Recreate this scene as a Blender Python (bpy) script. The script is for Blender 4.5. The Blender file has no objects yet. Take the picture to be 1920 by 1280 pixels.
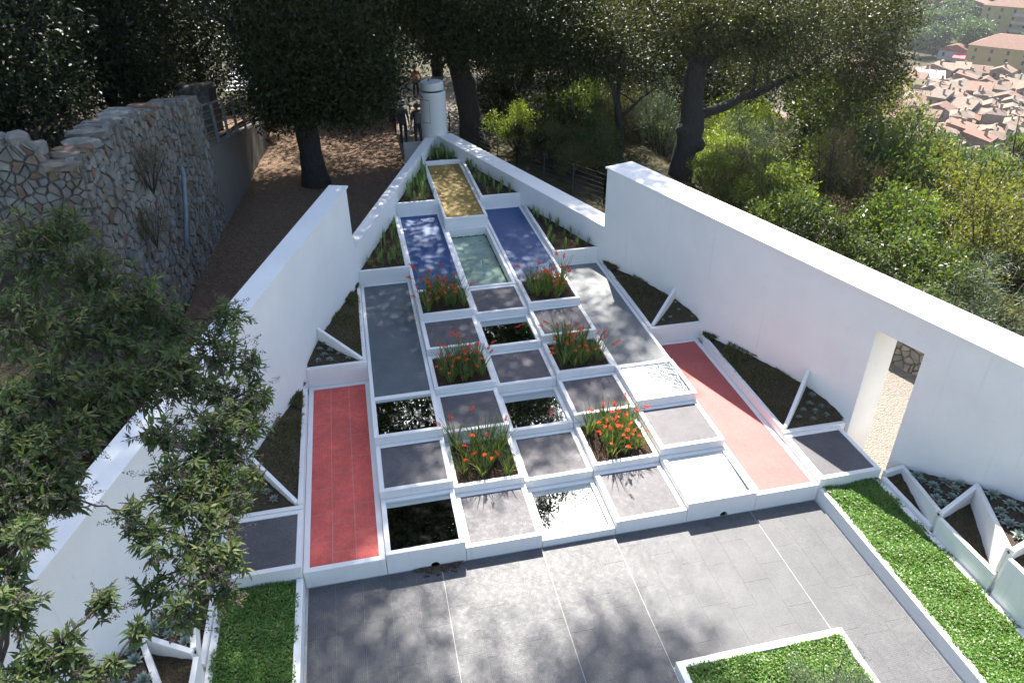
import bpy, math, random
import numpy as np
from mathutils import Vector, Matrix

scene = bpy.context.scene
C = scene.collection
RNG = np.random.default_rng(7)
random.seed(7)

# ---------------------------------------------------------------- camera
cam_data = bpy.data.cameras.new('camera')
cam = bpy.data.objects.new('camera', cam_data)
C.objects.link(cam)
RIGHT = Vector((0.976972, -0.213103, -0.010638))
UP = Vector((0.120327, 0.509096, 0.852258))
FWD = Vector((0.176203, 0.833912, -0.523014))
CAM = Vector((1.2557, -6.4915, 7.2569))
m = Matrix.Identity(4)
for i in range(3):
    m[i][0] = RIGHT[i]; m[i][1] = UP[i]; m[i][2] = -FWD[i]; m[i][3] = CAM[i]
cam.matrix_world = m
cam_data.sensor_width = 36.0
cam_data.lens = 36.0 * 1369.83 / 1920.0
cam_data.clip_start = 0.05
cam_data.clip_end = 6000.0
scene.camera = cam

# ---------------------------------------------------------------- sky and sun
SUN = Vector((0.15, 0.83, 1.0)).normalized()
SUN_EL = math.asin(SUN.z); SUN_AZ = math.atan2(SUN.x, SUN.y)
world = bpy.data.worlds.new('World'); scene.world = world; world.use_nodes = True
wn = world.node_tree.nodes; wl = world.node_tree.links
wn.clear()
sky = wn.new('ShaderNodeTexSky'); sky.sky_type = 'NISHITA'; sky.sun_disc = False
sky.sun_elevation = SUN_EL; sky.sun_rotation = SUN_AZ; sky.altitude = 100
sky.air_density = 1.0; sky.dust_density = 1.5; sky.ozone_density = .4
bg = wn.new('ShaderNodeBackground'); bg.inputs['Strength'].default_value = 0.10
wo = wn.new('ShaderNodeOutputWorld')
wl.new(sky.outputs[0], bg.inputs['Color']); wl.new(bg.outputs[0], wo.inputs['Surface'])
sun_data = bpy.data.lights.new('sun', 'SUN'); sun_data.energy = 5.0; sun_data.angle = math.radians(0.53)
sun_data.color = (1.0, 0.945, 0.865)
sun = bpy.data.objects.new('sun', sun_data); C.objects.link(sun)
sun.rotation_euler = SUN.to_track_quat('Z', 'Y').to_euler()
sun.location = (20, 60, 80)

# ---------------------------------------------------------------- exposure / render settings
vs = scene.view_settings
vs.view_transform = 'Standard'; vs.look = 'None'; vs.exposure = 1.78; vs.gamma = 1.0; vs.use_curve_mapping = False
scene.render.engine = 'CYCLES'
scene.cycles.use_denoising = True
scene.cycles.use_adaptive_sampling = True; scene.cycles.adaptive_threshold = .02
try:
    scene.cycles.denoiser = 'OPENIMAGEDENOISE'
    scene.cycles.denoising_input_passes = 'RGB_ALBEDO_NORMAL'
except Exception:
    pass
scene.cycles.max_bounces = 7; scene.cycles.diffuse_bounces = 4; scene.cycles.glossy_bounces = 4
scene.cycles.transmission_bounces = 4; scene.cycles.transparent_max_bounces = 6
scene.cycles.caustics_reflective = False; scene.cycles.caustics_refractive = False
scene.cycles.sample_clamp_indirect = 6.0

# ---------------------------------------------------------------- materials
def newmat(name):
    mt = bpy.data.materials.new(name); mt.use_nodes = True
    nt = mt.node_tree; nt.nodes.clear()
    out = nt.nodes.new('ShaderNodeOutputMaterial')
    bs = nt.nodes.new('ShaderNodeBsdfPrincipled')
    nt.links.new(bs.outputs[0], out.inputs['Surface'])
    return mt, nt, bs, out


def coords(nt, space='Object', scale=None):
    tc = nt.nodes.new('ShaderNodeTexCoord')
    if space == 'World':
        g = nt.nodes.new('ShaderNodeNewGeometry'); o = g.outputs['Position']
    else:
        o = tc.outputs[space]
    if scale:
        mp = nt.nodes.new('ShaderNodeMapping'); mp.inputs['Scale'].default_value = scale
        nt.links.new(o, mp.inputs['Vector']); o = mp.outputs[0]
    return o

def noise(nt, vec, scale, detail=4, rough=0.55):
    n = nt.nodes.new('ShaderNodeTexNoise'); n.inputs['Scale'].default_value = scale
    n.inputs['Detail'].default_value = detail; n.inputs['Roughness'].default_value = rough
    nt.links.new(vec, n.inputs['Vector']); return n.outputs['Fac']

def ramp(nt, fac, stops):
    r = nt.nodes.new('ShaderNodeValToRGB')
    while len(r.color_ramp.elements) < len(stops): r.color_ramp.elements.new(0.5)
    for e, (p, c) in zip(r.color_ramp.elements, stops):
        e.position = p; e.color = (c[0], c[1], c[2], 1)
    nt.links.new(fac, r.inputs['Fac']); return r.outputs['Color']

def mixc(nt, fac, a, b, mode='MIX'):
    mx = nt.nodes.new('ShaderNodeMix'); mx.data_type = 'RGBA'; mx.blend_type = mode
    for sock, v in ((mx.inputs[0], fac), (mx.inputs[6], a), (mx.inputs[7], b)):
        if hasattr(v, 'is_linked') or hasattr(v, 'node'): nt.links.new(v, sock)
        elif isinstance(v, (int, float)): sock.default_value = v
        else: sock.default_value = (v[0], v[1], v[2], 1)
    return mx.outputs[2]

def bump(nt, bs, height, strength=0.3, dist=0.01):
    b = nt.nodes.new('ShaderNodeBump'); b.inputs['Strength'].default_value = strength; b.inputs['Distance'].default_value = dist
    nt.links.new(height, b.inputs['Height']); nt.links.new(b.outputs[0], bs.inputs['Normal'])
    return b

M = {}
def mat_plaster(name, col, dirt, rough=0.75):
    mt, nt, bs, out = newmat(name)
    w = coords(nt, 'World')
    n1 = noise(nt, w, 1.3, 5); n2 = noise(nt, w, 9, 6, .65); n3 = noise(nt, w, 60, 3)
    base = ramp(nt, n1, [(.3, [c * .93 for c in col]), (.7, col)])
    d = ramp(nt, n2, [(.60, (0, 0, 0)), (.85, (.30, .30, .30))])
    c = mixc(nt, d, base, dirt)
    # vertical rain streaks, only a little
    ws = coords(nt, 'World', (9, 9, .35)); n4 = noise(nt, ws, 1.6, 4)
    st = ramp(nt, n4, [(.62, (0, 0, 0)), (.80, (.22, .22, .22))])
    c = mixc(nt, st, c, dirt)
    nt.links.new(c, bs.inputs['Base Color']); bs.inputs['Roughness'].default_value = rough
    bs.inputs['Specular IOR Level'].default_value = .3
    h = nt.nodes.new('ShaderNodeMath'); h.operation = 'ADD'
    nt.links.new(n2, h.inputs[0]); nt.links.new(n3, h.inputs[1])
    bump(nt, bs, h.outputs[0], .25, .012)
    return mt
M['white'] = mat_plaster('white_plaster', (.83, .80, .755), (.46, .44, .40))
M['trim'] = mat_plaster('white_paint', (.815, .79, .755), (.36, .34, .31), .6)
M['pillar'] = mat_plaster('pale_grey_plaster', (.60, .60, .58), (.42, .41, .38))

def mat_mosaic(name, c_lo, c_hi, grout, cell=.022, rough=.42, grout_amt=.5):
    mt, nt, bs, out = newmat(name)
    w = coords(nt, 'World')
    br = nt.nodes.new('ShaderNodeTexBrick')
    br.offset = 0.0; br.squash = 1.0
    br.inputs['Scale'].default_value = 1.0
    br.inputs['Brick Width'].default_value = cell; br.inputs['Row Height'].default_value = cell
    br.inputs['Mortar Size'].default_value = .0016; br.inputs['Mortar Smooth'].default_value = .3; br.inputs['Bias'].default_value = 0
    br.inputs['Color1'].default_value = (*c_lo, 1); br.inputs['Color2'].default_value = (*c_hi, 1)
    br.inputs['Mortar'].default_value = (*grout, 1)
    nt.links.new(w, br.inputs['Vector'])
    n1 = noise(nt, w, 2.2, 6, .65); n2 = noise(nt, w, 14, 5, .7)
    mid = [(a + b) / 2 for a, b in zip(c_lo, c_hi)]
    tint = ramp(nt, n1, [(.3, (.72, .72, .74)), (.7, (1.18, 1.16, 1.14))])
    c = mixc(nt, 1.0, br.outputs['Color'], tint, 'MULTIPLY')
    tint2 = ramp(nt, n2, [(.42, (.88, .88, .88)), (.66, (1.15, 1.14, 1.12))])
    c = mixc(nt, 1.0, c, tint2, 'MULTIPLY')
    nt.links.new(c, bs.inputs['Base Color'])
    rr = ramp(nt, n2, [(.3, (rough - .08,) * 3), (.7, (rough + .12,) * 3)])
    nt.links.new(rr, bs.inputs['Roughness'])
    inv = nt.nodes.new('ShaderNodeMath'); inv.operation = 'SUBTRACT'; inv.inputs[0].default_value = 1.0
    nt.links.new(br.outputs['Fac'], inv.inputs[1])
    ad = nt.nodes.new('ShaderNodeMath'); ad.operation = 'MULTIPLY_ADD'
    n5 = noise(nt, w, 45, 2); nt.links.new(n5, ad.inputs[0]); ad.inputs[1].default_value = 1.2
    nt.links.new(inv.outputs[0], ad.inputs[2])
    bump(nt, bs, ad.outputs[0], .5, .003)
    return mt
M['grey'] = mat_mosaic('grey_mosaic', (.060, .056, .068), (.086, .080, .092), (.14, .135, .135), rough=.60)
M['court'] = mat_mosaic('court_mosaic', (.055, .057, .063), (.079, .081, .087), (.14, .14, .142), rough=.56)
M['red'] = mat_mosaic('red_mosaic', (.62, .070, .055), (.70, .092, .072), (.62, .20, .16), rough=.6)

def mat_coat(name, a, b, rough=.6, bmp=.2):
    mt, nt, bs, out = newmat(name)
    w = coords(nt, 'World')
    n1 = noise(nt, w, 2.0, 6, .6); n2 = noise(nt, w, 22, 5, .7)
    c = ramp(nt, n1, [(.32, a), (.68, b)])
    t = ramp(nt, n2, [(.4, (.9, .9, .9)), (.7, (1.12, 1.12, 1.12))])
    c = mixc(nt, 1.0, c, t, 'MULTIPLY')
    nt.links.new(c, bs.inputs['Base Color']); bs.inputs['Roughness'].default_value = rough
    bump(nt, bs, n2, bmp, .006)
    return mt
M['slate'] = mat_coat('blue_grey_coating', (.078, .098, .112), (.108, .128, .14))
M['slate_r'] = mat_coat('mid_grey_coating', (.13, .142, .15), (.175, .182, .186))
M['blue'] = mat_coat('blue_coating', (.012, .054, .160), (.022, .078, .215), .55)
M['ochre'] = mat_coat('ochre_coating', (.20, .135, .028), (.275, .19, .042), .75)
M['redcoat'] = mat_coat('red_coating', (.36, .075, .068), (.43, .095, .085), .65)
M['joint'] = mat_coat('pale_joint', (.40, .39, .37), (.5, .49, .46), .8)
M['bed_base'] = mat_coat('dark_mortar', (.10, .10, .10), (.15, .15, .145), .9)

def mat_soil(name, a, b, c3, scale=30):
    mt, nt, bs, out = newmat(name)
    w = coords(nt, 'World')
    n1 = noise(nt, w, 3.0, 5); n2 = noise(nt, w, scale, 8, .75)
    vo = nt.nodes.new('ShaderNodeTexVoronoi'); vo.inputs['Scale'].default_value = scale * 1.6
    nt.links.new(w, vo.inputs['Vector'])
    c = ramp(nt, n2, [(.35, a), (.6, b)])
    sp = ramp(nt, vo.outputs['Distance'], [(.10, (.8, .8, .8)), (.22, (0, 0, 0))])
    pk = ramp(nt, n1, [(.48, (0, 0, 0)), (.62, (1, 1, 1))])
    spm = mixc(nt, 1.0, sp, pk, 'MULTIPLY')
    c = mixc(nt, spm, c, c3)
    nt.links.new(c, bs.inputs['Base Color']); bs.inputs['Roughness'].default_value = .95
    bs.inputs['Specular IOR Level'].default_value = .15
    ad = nt.nodes.new('ShaderNodeMath'); ad.operation = 'ADD'
    nt.links.new(n2, ad.inputs[0]); nt.links.new(vo.outputs['Distance'], ad.inputs[1])
    bump(nt, bs, ad.outputs[0], .9, .03)
    return mt
M['soil'] = mat_soil('planting_soil', (.035, .022, .014), (.085, .055, .036), (.30, .22, .15))
M['soil_dark'] = mat_soil('mossy_soil', (.04, .032, .02), (.085, .068, .04), (.20, .16, .10), 22)
M['gritty'] = mat_soil('gritty_soil', (.05, .04, .03), (.11, .085, .065), (.42, .38, .34), 42)
M['earth'] = mat_soil('bare_earth', (.11, .072, .046), (.19, .13, .088), (.26, .19, .13), 9)
M['path'] = mat_soil('pale_gravel', (.19, .172, .145), (.27, .245, .21), (.33, .305, .265), 24)
M['rubble'] = mat_soil('broken_paving_earth', (.07, .05, .035), (.16, .115, .08), (.30, .26, .22), 30)
M['hill'] = mat_soil('dry_hillside', (.03, .03, .015), (.07, .062, .033), (.12, .10, .06), 3)

def mat_leaf(name, cols, rough=.42, trans=.25, tcol=None, spec=.5):
    mt, nt, bs, out = newmat(name)
    g = nt.nodes.new('ShaderNodeNewGeometry')
    n = len(cols)
    c = ramp(nt, g.outputs['Random Per Island'], [(i / max(1, n - 1), cc) for i, cc in enumerate(cols)])
    nt.links.new(c, bs.inputs['Base Color']); bs.inputs['Roughness'].default_value = rough
    bs.inputs['Specular IOR Level'].default_value = spec
    tr = nt.nodes.new('ShaderNodeBsdfTranslucent')
    tc = mixc(nt, 1.0, c, tcol or (1.5, 1.7, .6), 'MULTIPLY')
    nt.links.new(tc, tr.inputs['Color'])
    mx = nt.nodes.new('ShaderNodeMixShader'); mx.inputs[0].default_value = trans
    nt.links.new(bs.outputs[0], mx.inputs[1]); nt.links.new(tr.outputs[0], mx.inputs[2])
    nt.links.new(mx.outputs[0], out.inputs['Surface'])
    return mt
M['oak'] = mat_leaf('oak_leaf', [(.012, .018, .006), (.023, .032, .010), (.044, .053, .016), (.020, .028, .010)], .5, .16, None, .2)
M['evergreen'] = mat_leaf('evergreen_leaf', [(.008, .016, .007), (.017, .028, .011), (.032, .046, .016)], .48, .12, None, .3)
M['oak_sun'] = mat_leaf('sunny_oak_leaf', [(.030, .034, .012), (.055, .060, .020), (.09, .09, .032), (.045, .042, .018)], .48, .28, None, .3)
M['bright'] = mat_leaf('bright_green_leaf', [(.11, .145, .025), (.17, .21, .04), (.23, .255, .06), (.09, .115, .03)], .5, .5)
M['olive'] = mat_leaf('olive_leaf', [(.07, .085, .03), (.12, .13, .045), (.17, .17, .06), (.14, .10, .04)], .5, .45)
M['midgreen'] = mat_leaf('mid_green_leaf', [(.045, .075, .020), (.07, .105, .028), (.105, .14, .045), (.06, .085, .03), (.13, .12, .05)], .45, .42)
M['brown_twig'] = mat_leaf('dry_twiggy_leaf', [(.13, .09, .045), (.17, .125, .06), (.10, .09, .04), (.20, .16, .09)], .7, .25, (1.2, 1.1, .7))
M['greygreen'] = mat_leaf('grey_green_leaf', [(.08, .105, .06), (.11, .14, .085), (.06, .085, .045)], .6, .3, (1.1, 1.2, .8))
M['pinkflower'] = mat_leaf('oleander_leaf', [(.07, .12, .035), (.05, .09, .03), (.42, .17, .16), (.10, .14, .05)], .5, .3)
M['budleaf'] = mat_leaf('shrub_leaf', [(.06, .095, .035), (.085, .125, .045), (.115, .155, .06), (.065, .10, .045), (.19, .19, .075)], .6, .35, None, .25)
M['carpet'] = mat_leaf('carpet_leaf', [(.075, .17, .02), (.11, .24, .03), (.15, .27, .055), (.09, .19, .035), (.20, .20, .07)], .45, .35)
M['grassy'] = mat_leaf('short_grass', [(.07, .08, .03), (.13, .115, .045), (.22, .17, .08), (.05, .07, .025)], .6, .3)
M['iris'] = mat_leaf('iris_leaf', [(.10, .17, .06), (.15, .22, .08), (.20, .27, .10), (.08, .14, .06)], .5, .3)
M['croc'] = mat_leaf('montbretia_leaf', [(.055, .10, .03), (.09, .15, .04), (.13, .19, .05), (.24, .20, .06)], .45, .3)
M['crocf'] = mat_leaf('montbretia_flower', [(.75, .09, .025), (.85, .14, .03), (.65, .06, .03)], .5, .35, (1.1, .8, .6))
M['rosette'] = mat_leaf('rosette_leaf', [(.24, .30, .24), (.30, .36, .30), (.20, .26, .20)], .55, .12, (1, 1, 1))
M['bloom'] = mat_leaf('faded_bloom', [(.07, .055, .045), (.11, .085, .07), (.12, .09, .09)], .8, .2, (1, .9, 1))
M['towntree'] = mat_leaf('town_tree_leaf', [(.05, .085, .03), (.075, .12, .04), (.10, .15, .05)], .6, .2)
M['floatleaf'] = mat_leaf('fallen_leaf', [(.03, .02, .01), (.07, .045, .02), (.12, .08, .03)], .6, .1, (1, 1, 1))

def mat_bark(name, a, b):
    mt, nt, bs, out = newmat(name)
    w = coords(nt, 'World', (7, 7, 1.8)); n = noise(nt, w, 3, 8, .7)
    nt.links.new(ramp(nt, n, [(.35, a), (.65, b)]), bs.inputs['Base Color']); bs.inputs['Roughness'].default_value = .9
    bump(nt, bs, n, 1.0, .06)
    return mt
M['bark'] = mat_bark('oak_bark', (.016, .014, .012), (.045, .038, .032))
M['stem'] = mat_bark('thin_stem', (.05, .035, .028), (.09, .065, .05))

def mat_plain(name, col, rough=.5, metal=0.0, var=.12, scale=8):
    mt, nt, bs, out = newmat(name)
    w = coords(nt, 'World'); n = noise(nt, w, scale, 4)
    nt.links.new(ramp(nt, n, [(.3, [c * (1 - var) for c in col]), (.7, [min(1, c * (1 + var)) for c in col])]), bs.inputs['Base Color'])
    bs.inputs['Roughness'].default_value = rough; bs.inputs['Metallic'].default_value = metal
    return mt
M['rail'] = mat_plain('railing_paint', (.16, .155, .15), .5, .3)
M['rail_dark'] = mat_plain('dark_railing_paint', (.045, .045, .045), .5, .3)
M['pipe'] = mat_plain('grey_plastic_pipe', (.16, .18, .21), .45)
M['dark'] = mat_plain('dark_gap', (.02, .018, .016), .9)
M['skin'] = mat_plain('skin', (.50, .30, .22), .55)
M['hair'] = mat_plain('hair', (.05, .035, .025), .7)
M['cloth_dark'] = mat_plain('dark_cloth', (.035, .037, .045), .9)
M['cloth_grey'] = mat_plain('grey_cloth', (.13, .13, .14), .9)
M['cloth_red'] = mat_plain('red_cloth', (.40, .05, .05), .9)
M['cloth_orange'] = mat_plain('orange_cloth', (.50, .16, .10), .9)
M['cloth_pale'] = mat_plain('pale_cloth', (.6, .6, .58), .9)
M['nozzle'] = mat_plain('white_nozzle', (.7, .72, .68), .4)

mt, nt, bs, out = newmat('mirror_glass')
w = coords(nt, 'World'); n = noise(nt, w, 5, 5, .6)
bs.inputs['Metallic'].default_value = 1.0
bs.inputs['Base Color'].default_value = (.64, .71, .73, 1)
nt.links.new(ramp(nt, n, [(.4, (.005,) * 3), (.75, (.05,) * 3)]), bs.inputs['Roughness'])
bump(nt, bs, noise(nt, w, 1.6, 2), .035, .05)
M['mirror'] = mt

mt, nt, bs, out = newmat('wet_mirror_glass')
w = coords(nt, 'World'); vo = nt.nodes.new('ShaderNodeTexVoronoi'); vo.inputs['Scale'].default_value = 34
nt.links.new(w, vo.inputs['Vector']); n = noise(nt, w, 12, 4, .6)
bs.inputs['Metallic'].default_value = 1.0; bs.inputs['Base Color'].default_value = (.60, .66, .68, 1)
nt.links.new(ramp(nt, n, [(.4, (.01,) * 3), (.7, (.10,) * 3)]), bs.inputs['Roughness'])
bump(nt, bs, vo.outputs['Distance'], .45, .012)
M['mirror_wet'] = mt

mt, nt, bs, out = newmat('murky_water')
w = coords(nt, 'World'); n = noise(nt, w, 2.4, 6, .6)
nt.links.new(ramp(nt, n, [(.3, (.16, .25, .20)), (.6, (.27, .36, .30)), (.8, (.33, .41, .34))]), bs.inputs['Base Color'])
bs.inputs['Roughness'].default_value = .10; bs.inputs['IOR'].default_value = 1.33
bump(nt, bs, noise(nt, w, 9, 3), .06, .02)
M['water'] = mt

mt, nt, bs, out = newmat('algae')
w = coords(nt, 'World'); n = noise(nt, w, 14, 6, .7)
nt.links.new(ramp(nt, n, [(.35, (.05, .08, .015)), (.65, (.13, .18, .04))]), bs.inputs['Base Color']); bs.inputs['Roughness'].default_value = .8
bump(nt, bs, n, .8, .02)
M['algae'] = mt

def mat_stone(name):
    mt, nt, bs, out = newmat(name)
    oi = nt.nodes.new('ShaderNodeObjectInfo'); g = nt.nodes.new('ShaderNodeNewGeometry')
    ad = nt.nodes.new('ShaderNodeMath'); ad.operation = 'ADD'
    nt.links.new(oi.outputs['Random'], ad.inputs[0]); nt.links.new(g.outputs['Random Per Island'], ad.inputs[1])
    fr = nt.nodes.new('ShaderNodeMath'); fr.operation = 'FRACT'; nt.links.new(ad.outputs[0], fr.inputs[0])
    c = ramp(nt, fr.outputs[0], [(0, (.15, .147, .135)), (.25, (.22, .213, .19)), (.5, (.18, .17, .148)), (.7, (.26, .248, .225)), (.86, (.20, .155, .11)), (.97, (.18, .11, .07))])
    w = coords(nt, 'World'); n = noise(nt, w, 7, 8, .7); n2 = noise(nt, w, 1.2, 4)
    c = mixc(nt, 1.0, c, ramp(nt, n, [(.3, (.62, .62, .62)), (.7, (1.2, 1.2, 1.2))]), 'MULTIPLY')
    c = mixc(nt, 1.0, c, ramp(nt, n2, [(.35, (.72, .70, .68)), (.65, (1.05, 1.05, 1.05))]), 'MULTIPLY')
    nt.links.new(c, bs.inputs['Base Color']); bs.inputs['Roughness'].default_value = .9
    bump(nt, bs, n, .7, .03)
    return mt
M['stone'] = mat_stone('rubble_stone')
M['mortar'] = mat_soil('lime_mortar', (.095, .088, .074), (.16, .147, .125), (.20, .185, .16), 12)
M['stained'] = mat_plaster('stained_concrete', (.15, .14, .125), (.05, .047, .042), .95)

def mat_roof(name, a, b):
    mt, nt, bs, out = newmat(name)
    oi = nt.nodes.new('ShaderNodeObjectInfo')
    w = coords(nt, 'World'); n = noise(nt, w, .9, 6, .7)
    wv = nt.nodes.new('ShaderNodeTexNoise'); wv.inputs['Scale'].default_value = 4.0; wv.inputs['Detail'].default_value = 4
    nt.links.new(w, wv.inputs['Vector'])
    c = ramp(nt, n, [(.3, a), (.7, b)])
    c = mixc(nt, 1.0, c, ramp(nt, oi.outputs['Random'], [(0, (.75, .78, .82)), (.5, (1, 1, 1)), (1, (1.15, 1.05, .98))]), 'MULTIPLY')
    c = mixc(nt, 1.0, c, ramp(nt, wv.outputs['Fac'], [(.35, (.75, .75, .75)), (.65, (1.15, 1.15, 1.15))]), 'MULTIPLY')
    nt.links.new(c, bs.inputs['Base Color']); bs.inputs['Roughness'].default_value = .9
    bump(nt, bs, wv.outputs['Fac'], .6, .15)
    return mt
M['roof'] = mat_roof('terracotta_roof', (.155, .082, .055), (.21, .122, .086))
M['roof_old'] = mat_roof('weathered_roof', (.155, .112, .082), (.215, .16, .12))
def mat_wall_t(name, stops):
    mt, nt, bs, out = newmat(name)
    oi = nt.nodes.new('ShaderNodeObjectInfo')
    w = coords(nt, 'World'); n = noise(nt, w, .5, 6, .65)
    c = ramp(nt, oi.outputs['Random'], [(i / (len(stops) - 1), s) for i, s in enumerate(stops)])
    c = mixc(nt, 1.0, c, ramp(nt, n, [(.3, (.8, .8, .8)), (.7, (1.06, 1.06, 1.06))]), 'MULTIPLY')
    nt.links.new(c, bs.inputs['Base Color']); bs.inputs['Roughness'].default_value = .9
    return mt
M['house_wall'] = mat_wall_t('house_render', [(.30, .25, .19), (.27, .19, .125), (.32, .29, .25), (.25, .15, .10), (.32, .265, .185)])
M['yellow_wall'] = mat_wall_t('yellow_render', [(.34, .265, .12), (.36, .28, .13)])
M['pale_wall'] = mat_wall_t('pale_render', [(.34, .33, .305), (.36, .345, .32)])
M['pane'] = mat_plain('window_pane', (.03, .034, .04), .15)
M['shutter'] = mat_plain('shutter', (.20, .15, .12), .7)
M['awning'] = mat_plain('red_awning', (.55, .06, .08), .7)
M['whiteroof'] = mat_plain('white_roof_sheet', (.75, .75, .74), .6)

# ---------------------------------------------------------------- mesh helpers
def link(name, me, parent=None, mat=None):
    o = bpy.data.objects.new(name, me); C.objects.link(o)
    if parent is not None: o.parent = parent
    if mat is not None and me is not None and not me.materials: me.materials.append(M[mat] if isinstance(mat, str) else mat)
    return o

def tag(o, label=None, cat=None, group=None, kind=None):
    if label: o['label'] = label
    if cat: o['category'] = cat
    if group: o['group'] = group
    if kind: o['kind'] = kind
    return o

def empty(name, loc, label=None, cat=None, group=None, rz=0.0):
    o = bpy.data.objects.new(name, None); C.objects.link(o); o.location = loc; o.rotation_euler[2] = rz
    o.empty_display_size = .1
    return tag(o, label, cat, group)

def npmesh(name, V, F, smooth=False):
    """V (n,3) array, F (m,k) int array, all faces of k corners."""
    me = bpy.data.meshes.new(name)
    V = np.ascontiguousarray(V, dtype=np.float32); F = np.ascontiguousarray(F, dtype=np.int32)
    k = F.shape[1]
    me.vertices.add(len(V)); me.vertices.foreach_set('co', V.ravel())
    me.loops.add(F.size); me.loops.foreach_set('vertex_index', F.ravel())
    me.polygons.add(len(F)); me.polygons.foreach_set('loop_start', np.arange(0, F.size, k, dtype=np.int32))
    if smooth: me.polygons.foreach_set('use_smooth', np.ones(len(F), dtype=bool))
    me.update(calc_edges=True)
    return me

class MB:
    def __init__(s): s.v = []; s.f = []
    def add(s, V, F):
        n = len(s.v); s.v += [tuple(p) for p in V]; s.f += [tuple(i + n for i in f) for f in F]; return s
    def box(s, x0, x1, y0, y1, z0, z1):
        V = [(x0, y0, z0), (x1, y0, z0), (x1, y1, z0), (x0, y1, z0), (x0, y0, z1), (x1, y0, z1), (x1, y1, z1), (x0, y1, z1)]
        return s.add(V, [(3, 2, 1, 0), (4, 5, 6, 7), (0, 1, 5, 4), (1, 2, 6, 5), (2, 3, 7, 6), (3, 0, 4, 7)])
    def prism(s, poly, z0, z1):
        """poly: xy list, counter-clockwise; z0/z1 numbers or lists per corner."""
        n = len(poly)
        a = z0 if isinstance(z0, (list, tuple)) else [z0] * n
        b = z1 if isinstance(z1, (list, tuple)) else [z1] * n
        V = [(p[0], p[1], a[i]) for i, p in enumerate(poly)] + [(p[0], p[1], b[i]) for i, p in enumerate(poly)]
        F = [tuple(reversed(range(n))), tuple(range(n, 2 * n))] + [(i, (i + 1) % n, (i + 1) % n + n, i + n) for i in range(n)]
        return s.add(V, F)
    def extrude_y(s, poly, y0, y1):
        """poly: xz list, extruded along y."""
        n = len(poly)
        V = [(p[0], y0, p[1]) for p in poly] + [(p[0], y1, p[1]) for p in poly]
        F = [tuple(range(n)), tuple(reversed(range(n, 2 * n)))] + [((i + 1) % n, i, i + n, (i + 1) % n + n) for i in range(n)]
        return s.add(V, F)
    def tube(s, pts, rad, n=8, caps=True):
        pts = [Vector(p) for p in pts]; rings = []
        if not isinstance(rad, (list, tuple)): rad = [rad] * len(pts)
        side = None; base = len(s.v); V = []; F = []
        for i, p in enumerate(pts):
            d = (pts[min(i + 1, len(pts) - 1)] - pts[max(i - 1, 0)]).normalized()
            if side is None: side = d.orthogonal().normalized()
            side = (side - d * side.dot(d)).normalized(); up = d.cross(side)
            for k in range(n):
                a = 2 * math.pi * k / n
                V.append(p + (side * math.cos(a) + up * math.sin(a)) * rad[i])
        for i in range(len(pts) - 1):
            for k in range(n):
                F.append((i * n + k, i * n + (k + 1) % n, (i + 1) * n + (k + 1) % n, (i + 1) * n + k))
        if caps:
            F.append(tuple(reversed(range(n)))); F.append(tuple(range((len(pts) - 1) * n, len(pts) * n)))
        return s.add(V, F)
    def lathe(s, prof, c, n=40):
        V = []; F = []
        for r, z in prof:
            for k in range(n):
                a = 2 * math.pi * k / n; V.append((c[0] + r * math.cos(a), c[1] + r * math.sin(a), c[2] + z))
        for i in range(len(prof) - 1):
            for k in range(n):
                F.append((i * n + k, i * n + (k + 1) % n, (i + 1) * n + (k + 1) % n, (i + 1) * n + k))
        F.append(tuple(reversed(range(n)))); F.append(tuple(range((len(prof) - 1) * n, len(prof) * n)))
        return s.add(V, F)
    def ring(s, x0, x1, y0, y1, w, z0, z1):
        s.box(x0, x0 + w, y0, y1, z0, z1); s.box(x1 - w, x1, y0, y1, z0, z1)
        s.box(x0 + w, x1 - w, y0, y0 + w, z0, z1); s.box(x0 + w, x1 - w, y1 - w, y1, z0, z1)
        return s
    def mesh(s, name, smooth=False):
        me = bpy.data.meshes.new(name); me.from_pydata(s.v, [], s.f)
        if smooth:
            me.polygons.foreach_set('use_smooth', np.ones(len(me.polygons), dtype=bool))
        me.update(); return me
    def build(s, name, mat, parent=None, bevel=0.0, smooth=False):
        """Builds at world coordinates; the parent's offset is taken away."""
        me = s.mesh(name, smooth)
        o = link(name, me, parent, mat)
        if parent is not None:
            o.matrix_parent_inverse = Matrix.LocRotScale(parent.location, parent.rotation_euler, parent.scale).inverted()
        if bevel:
            b = o.modifiers.new('bevel', 'BEVEL'); b.width = bevel; b.segments = 2; b.limit_method = 'ANGLE'; b.angle_limit = math.radians(40)
            b.harden_normals = False
        return o

def copy_tree(o, parent=None):
    c = o.copy(); C.objects.link(c)
    if parent is not None: c.parent = parent
    for ch in o.children: copy_tree(ch, c)
    return c

def unit(a): return a / np.maximum(np.linalg.norm(a, axis=-1, keepdims=True), 1e-9)

def leaves(P, D, L, W, rng, fold=.25, roll=1.0):
    """One folded rhombus per leaf. P base points, D directions, L lengths, W widths."""
    n = len(P); D = unit(D)
    R_ = unit(rng.normal(size=(n, 3)) * roll + np.array([0, 0, 1.0]))
    S = unit(np.cross(D, R_)); U = np.cross(S, D)
    L = np.broadcast_to(L, n)[:, None]; W = np.broadcast_to(W, n)[:, None]
    mid = P + D * L * .45
    a = mid + S * W * .5 + U * W * fold; b = mid - S * W * .5 + U * W * fold
    tip = P + D * L - U * L * .08
    V = np.stack([P, a, tip, b], 1).reshape(-1, 3)
    F = np.arange(4 * n).reshape(n, 4)
    return V, F

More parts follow.
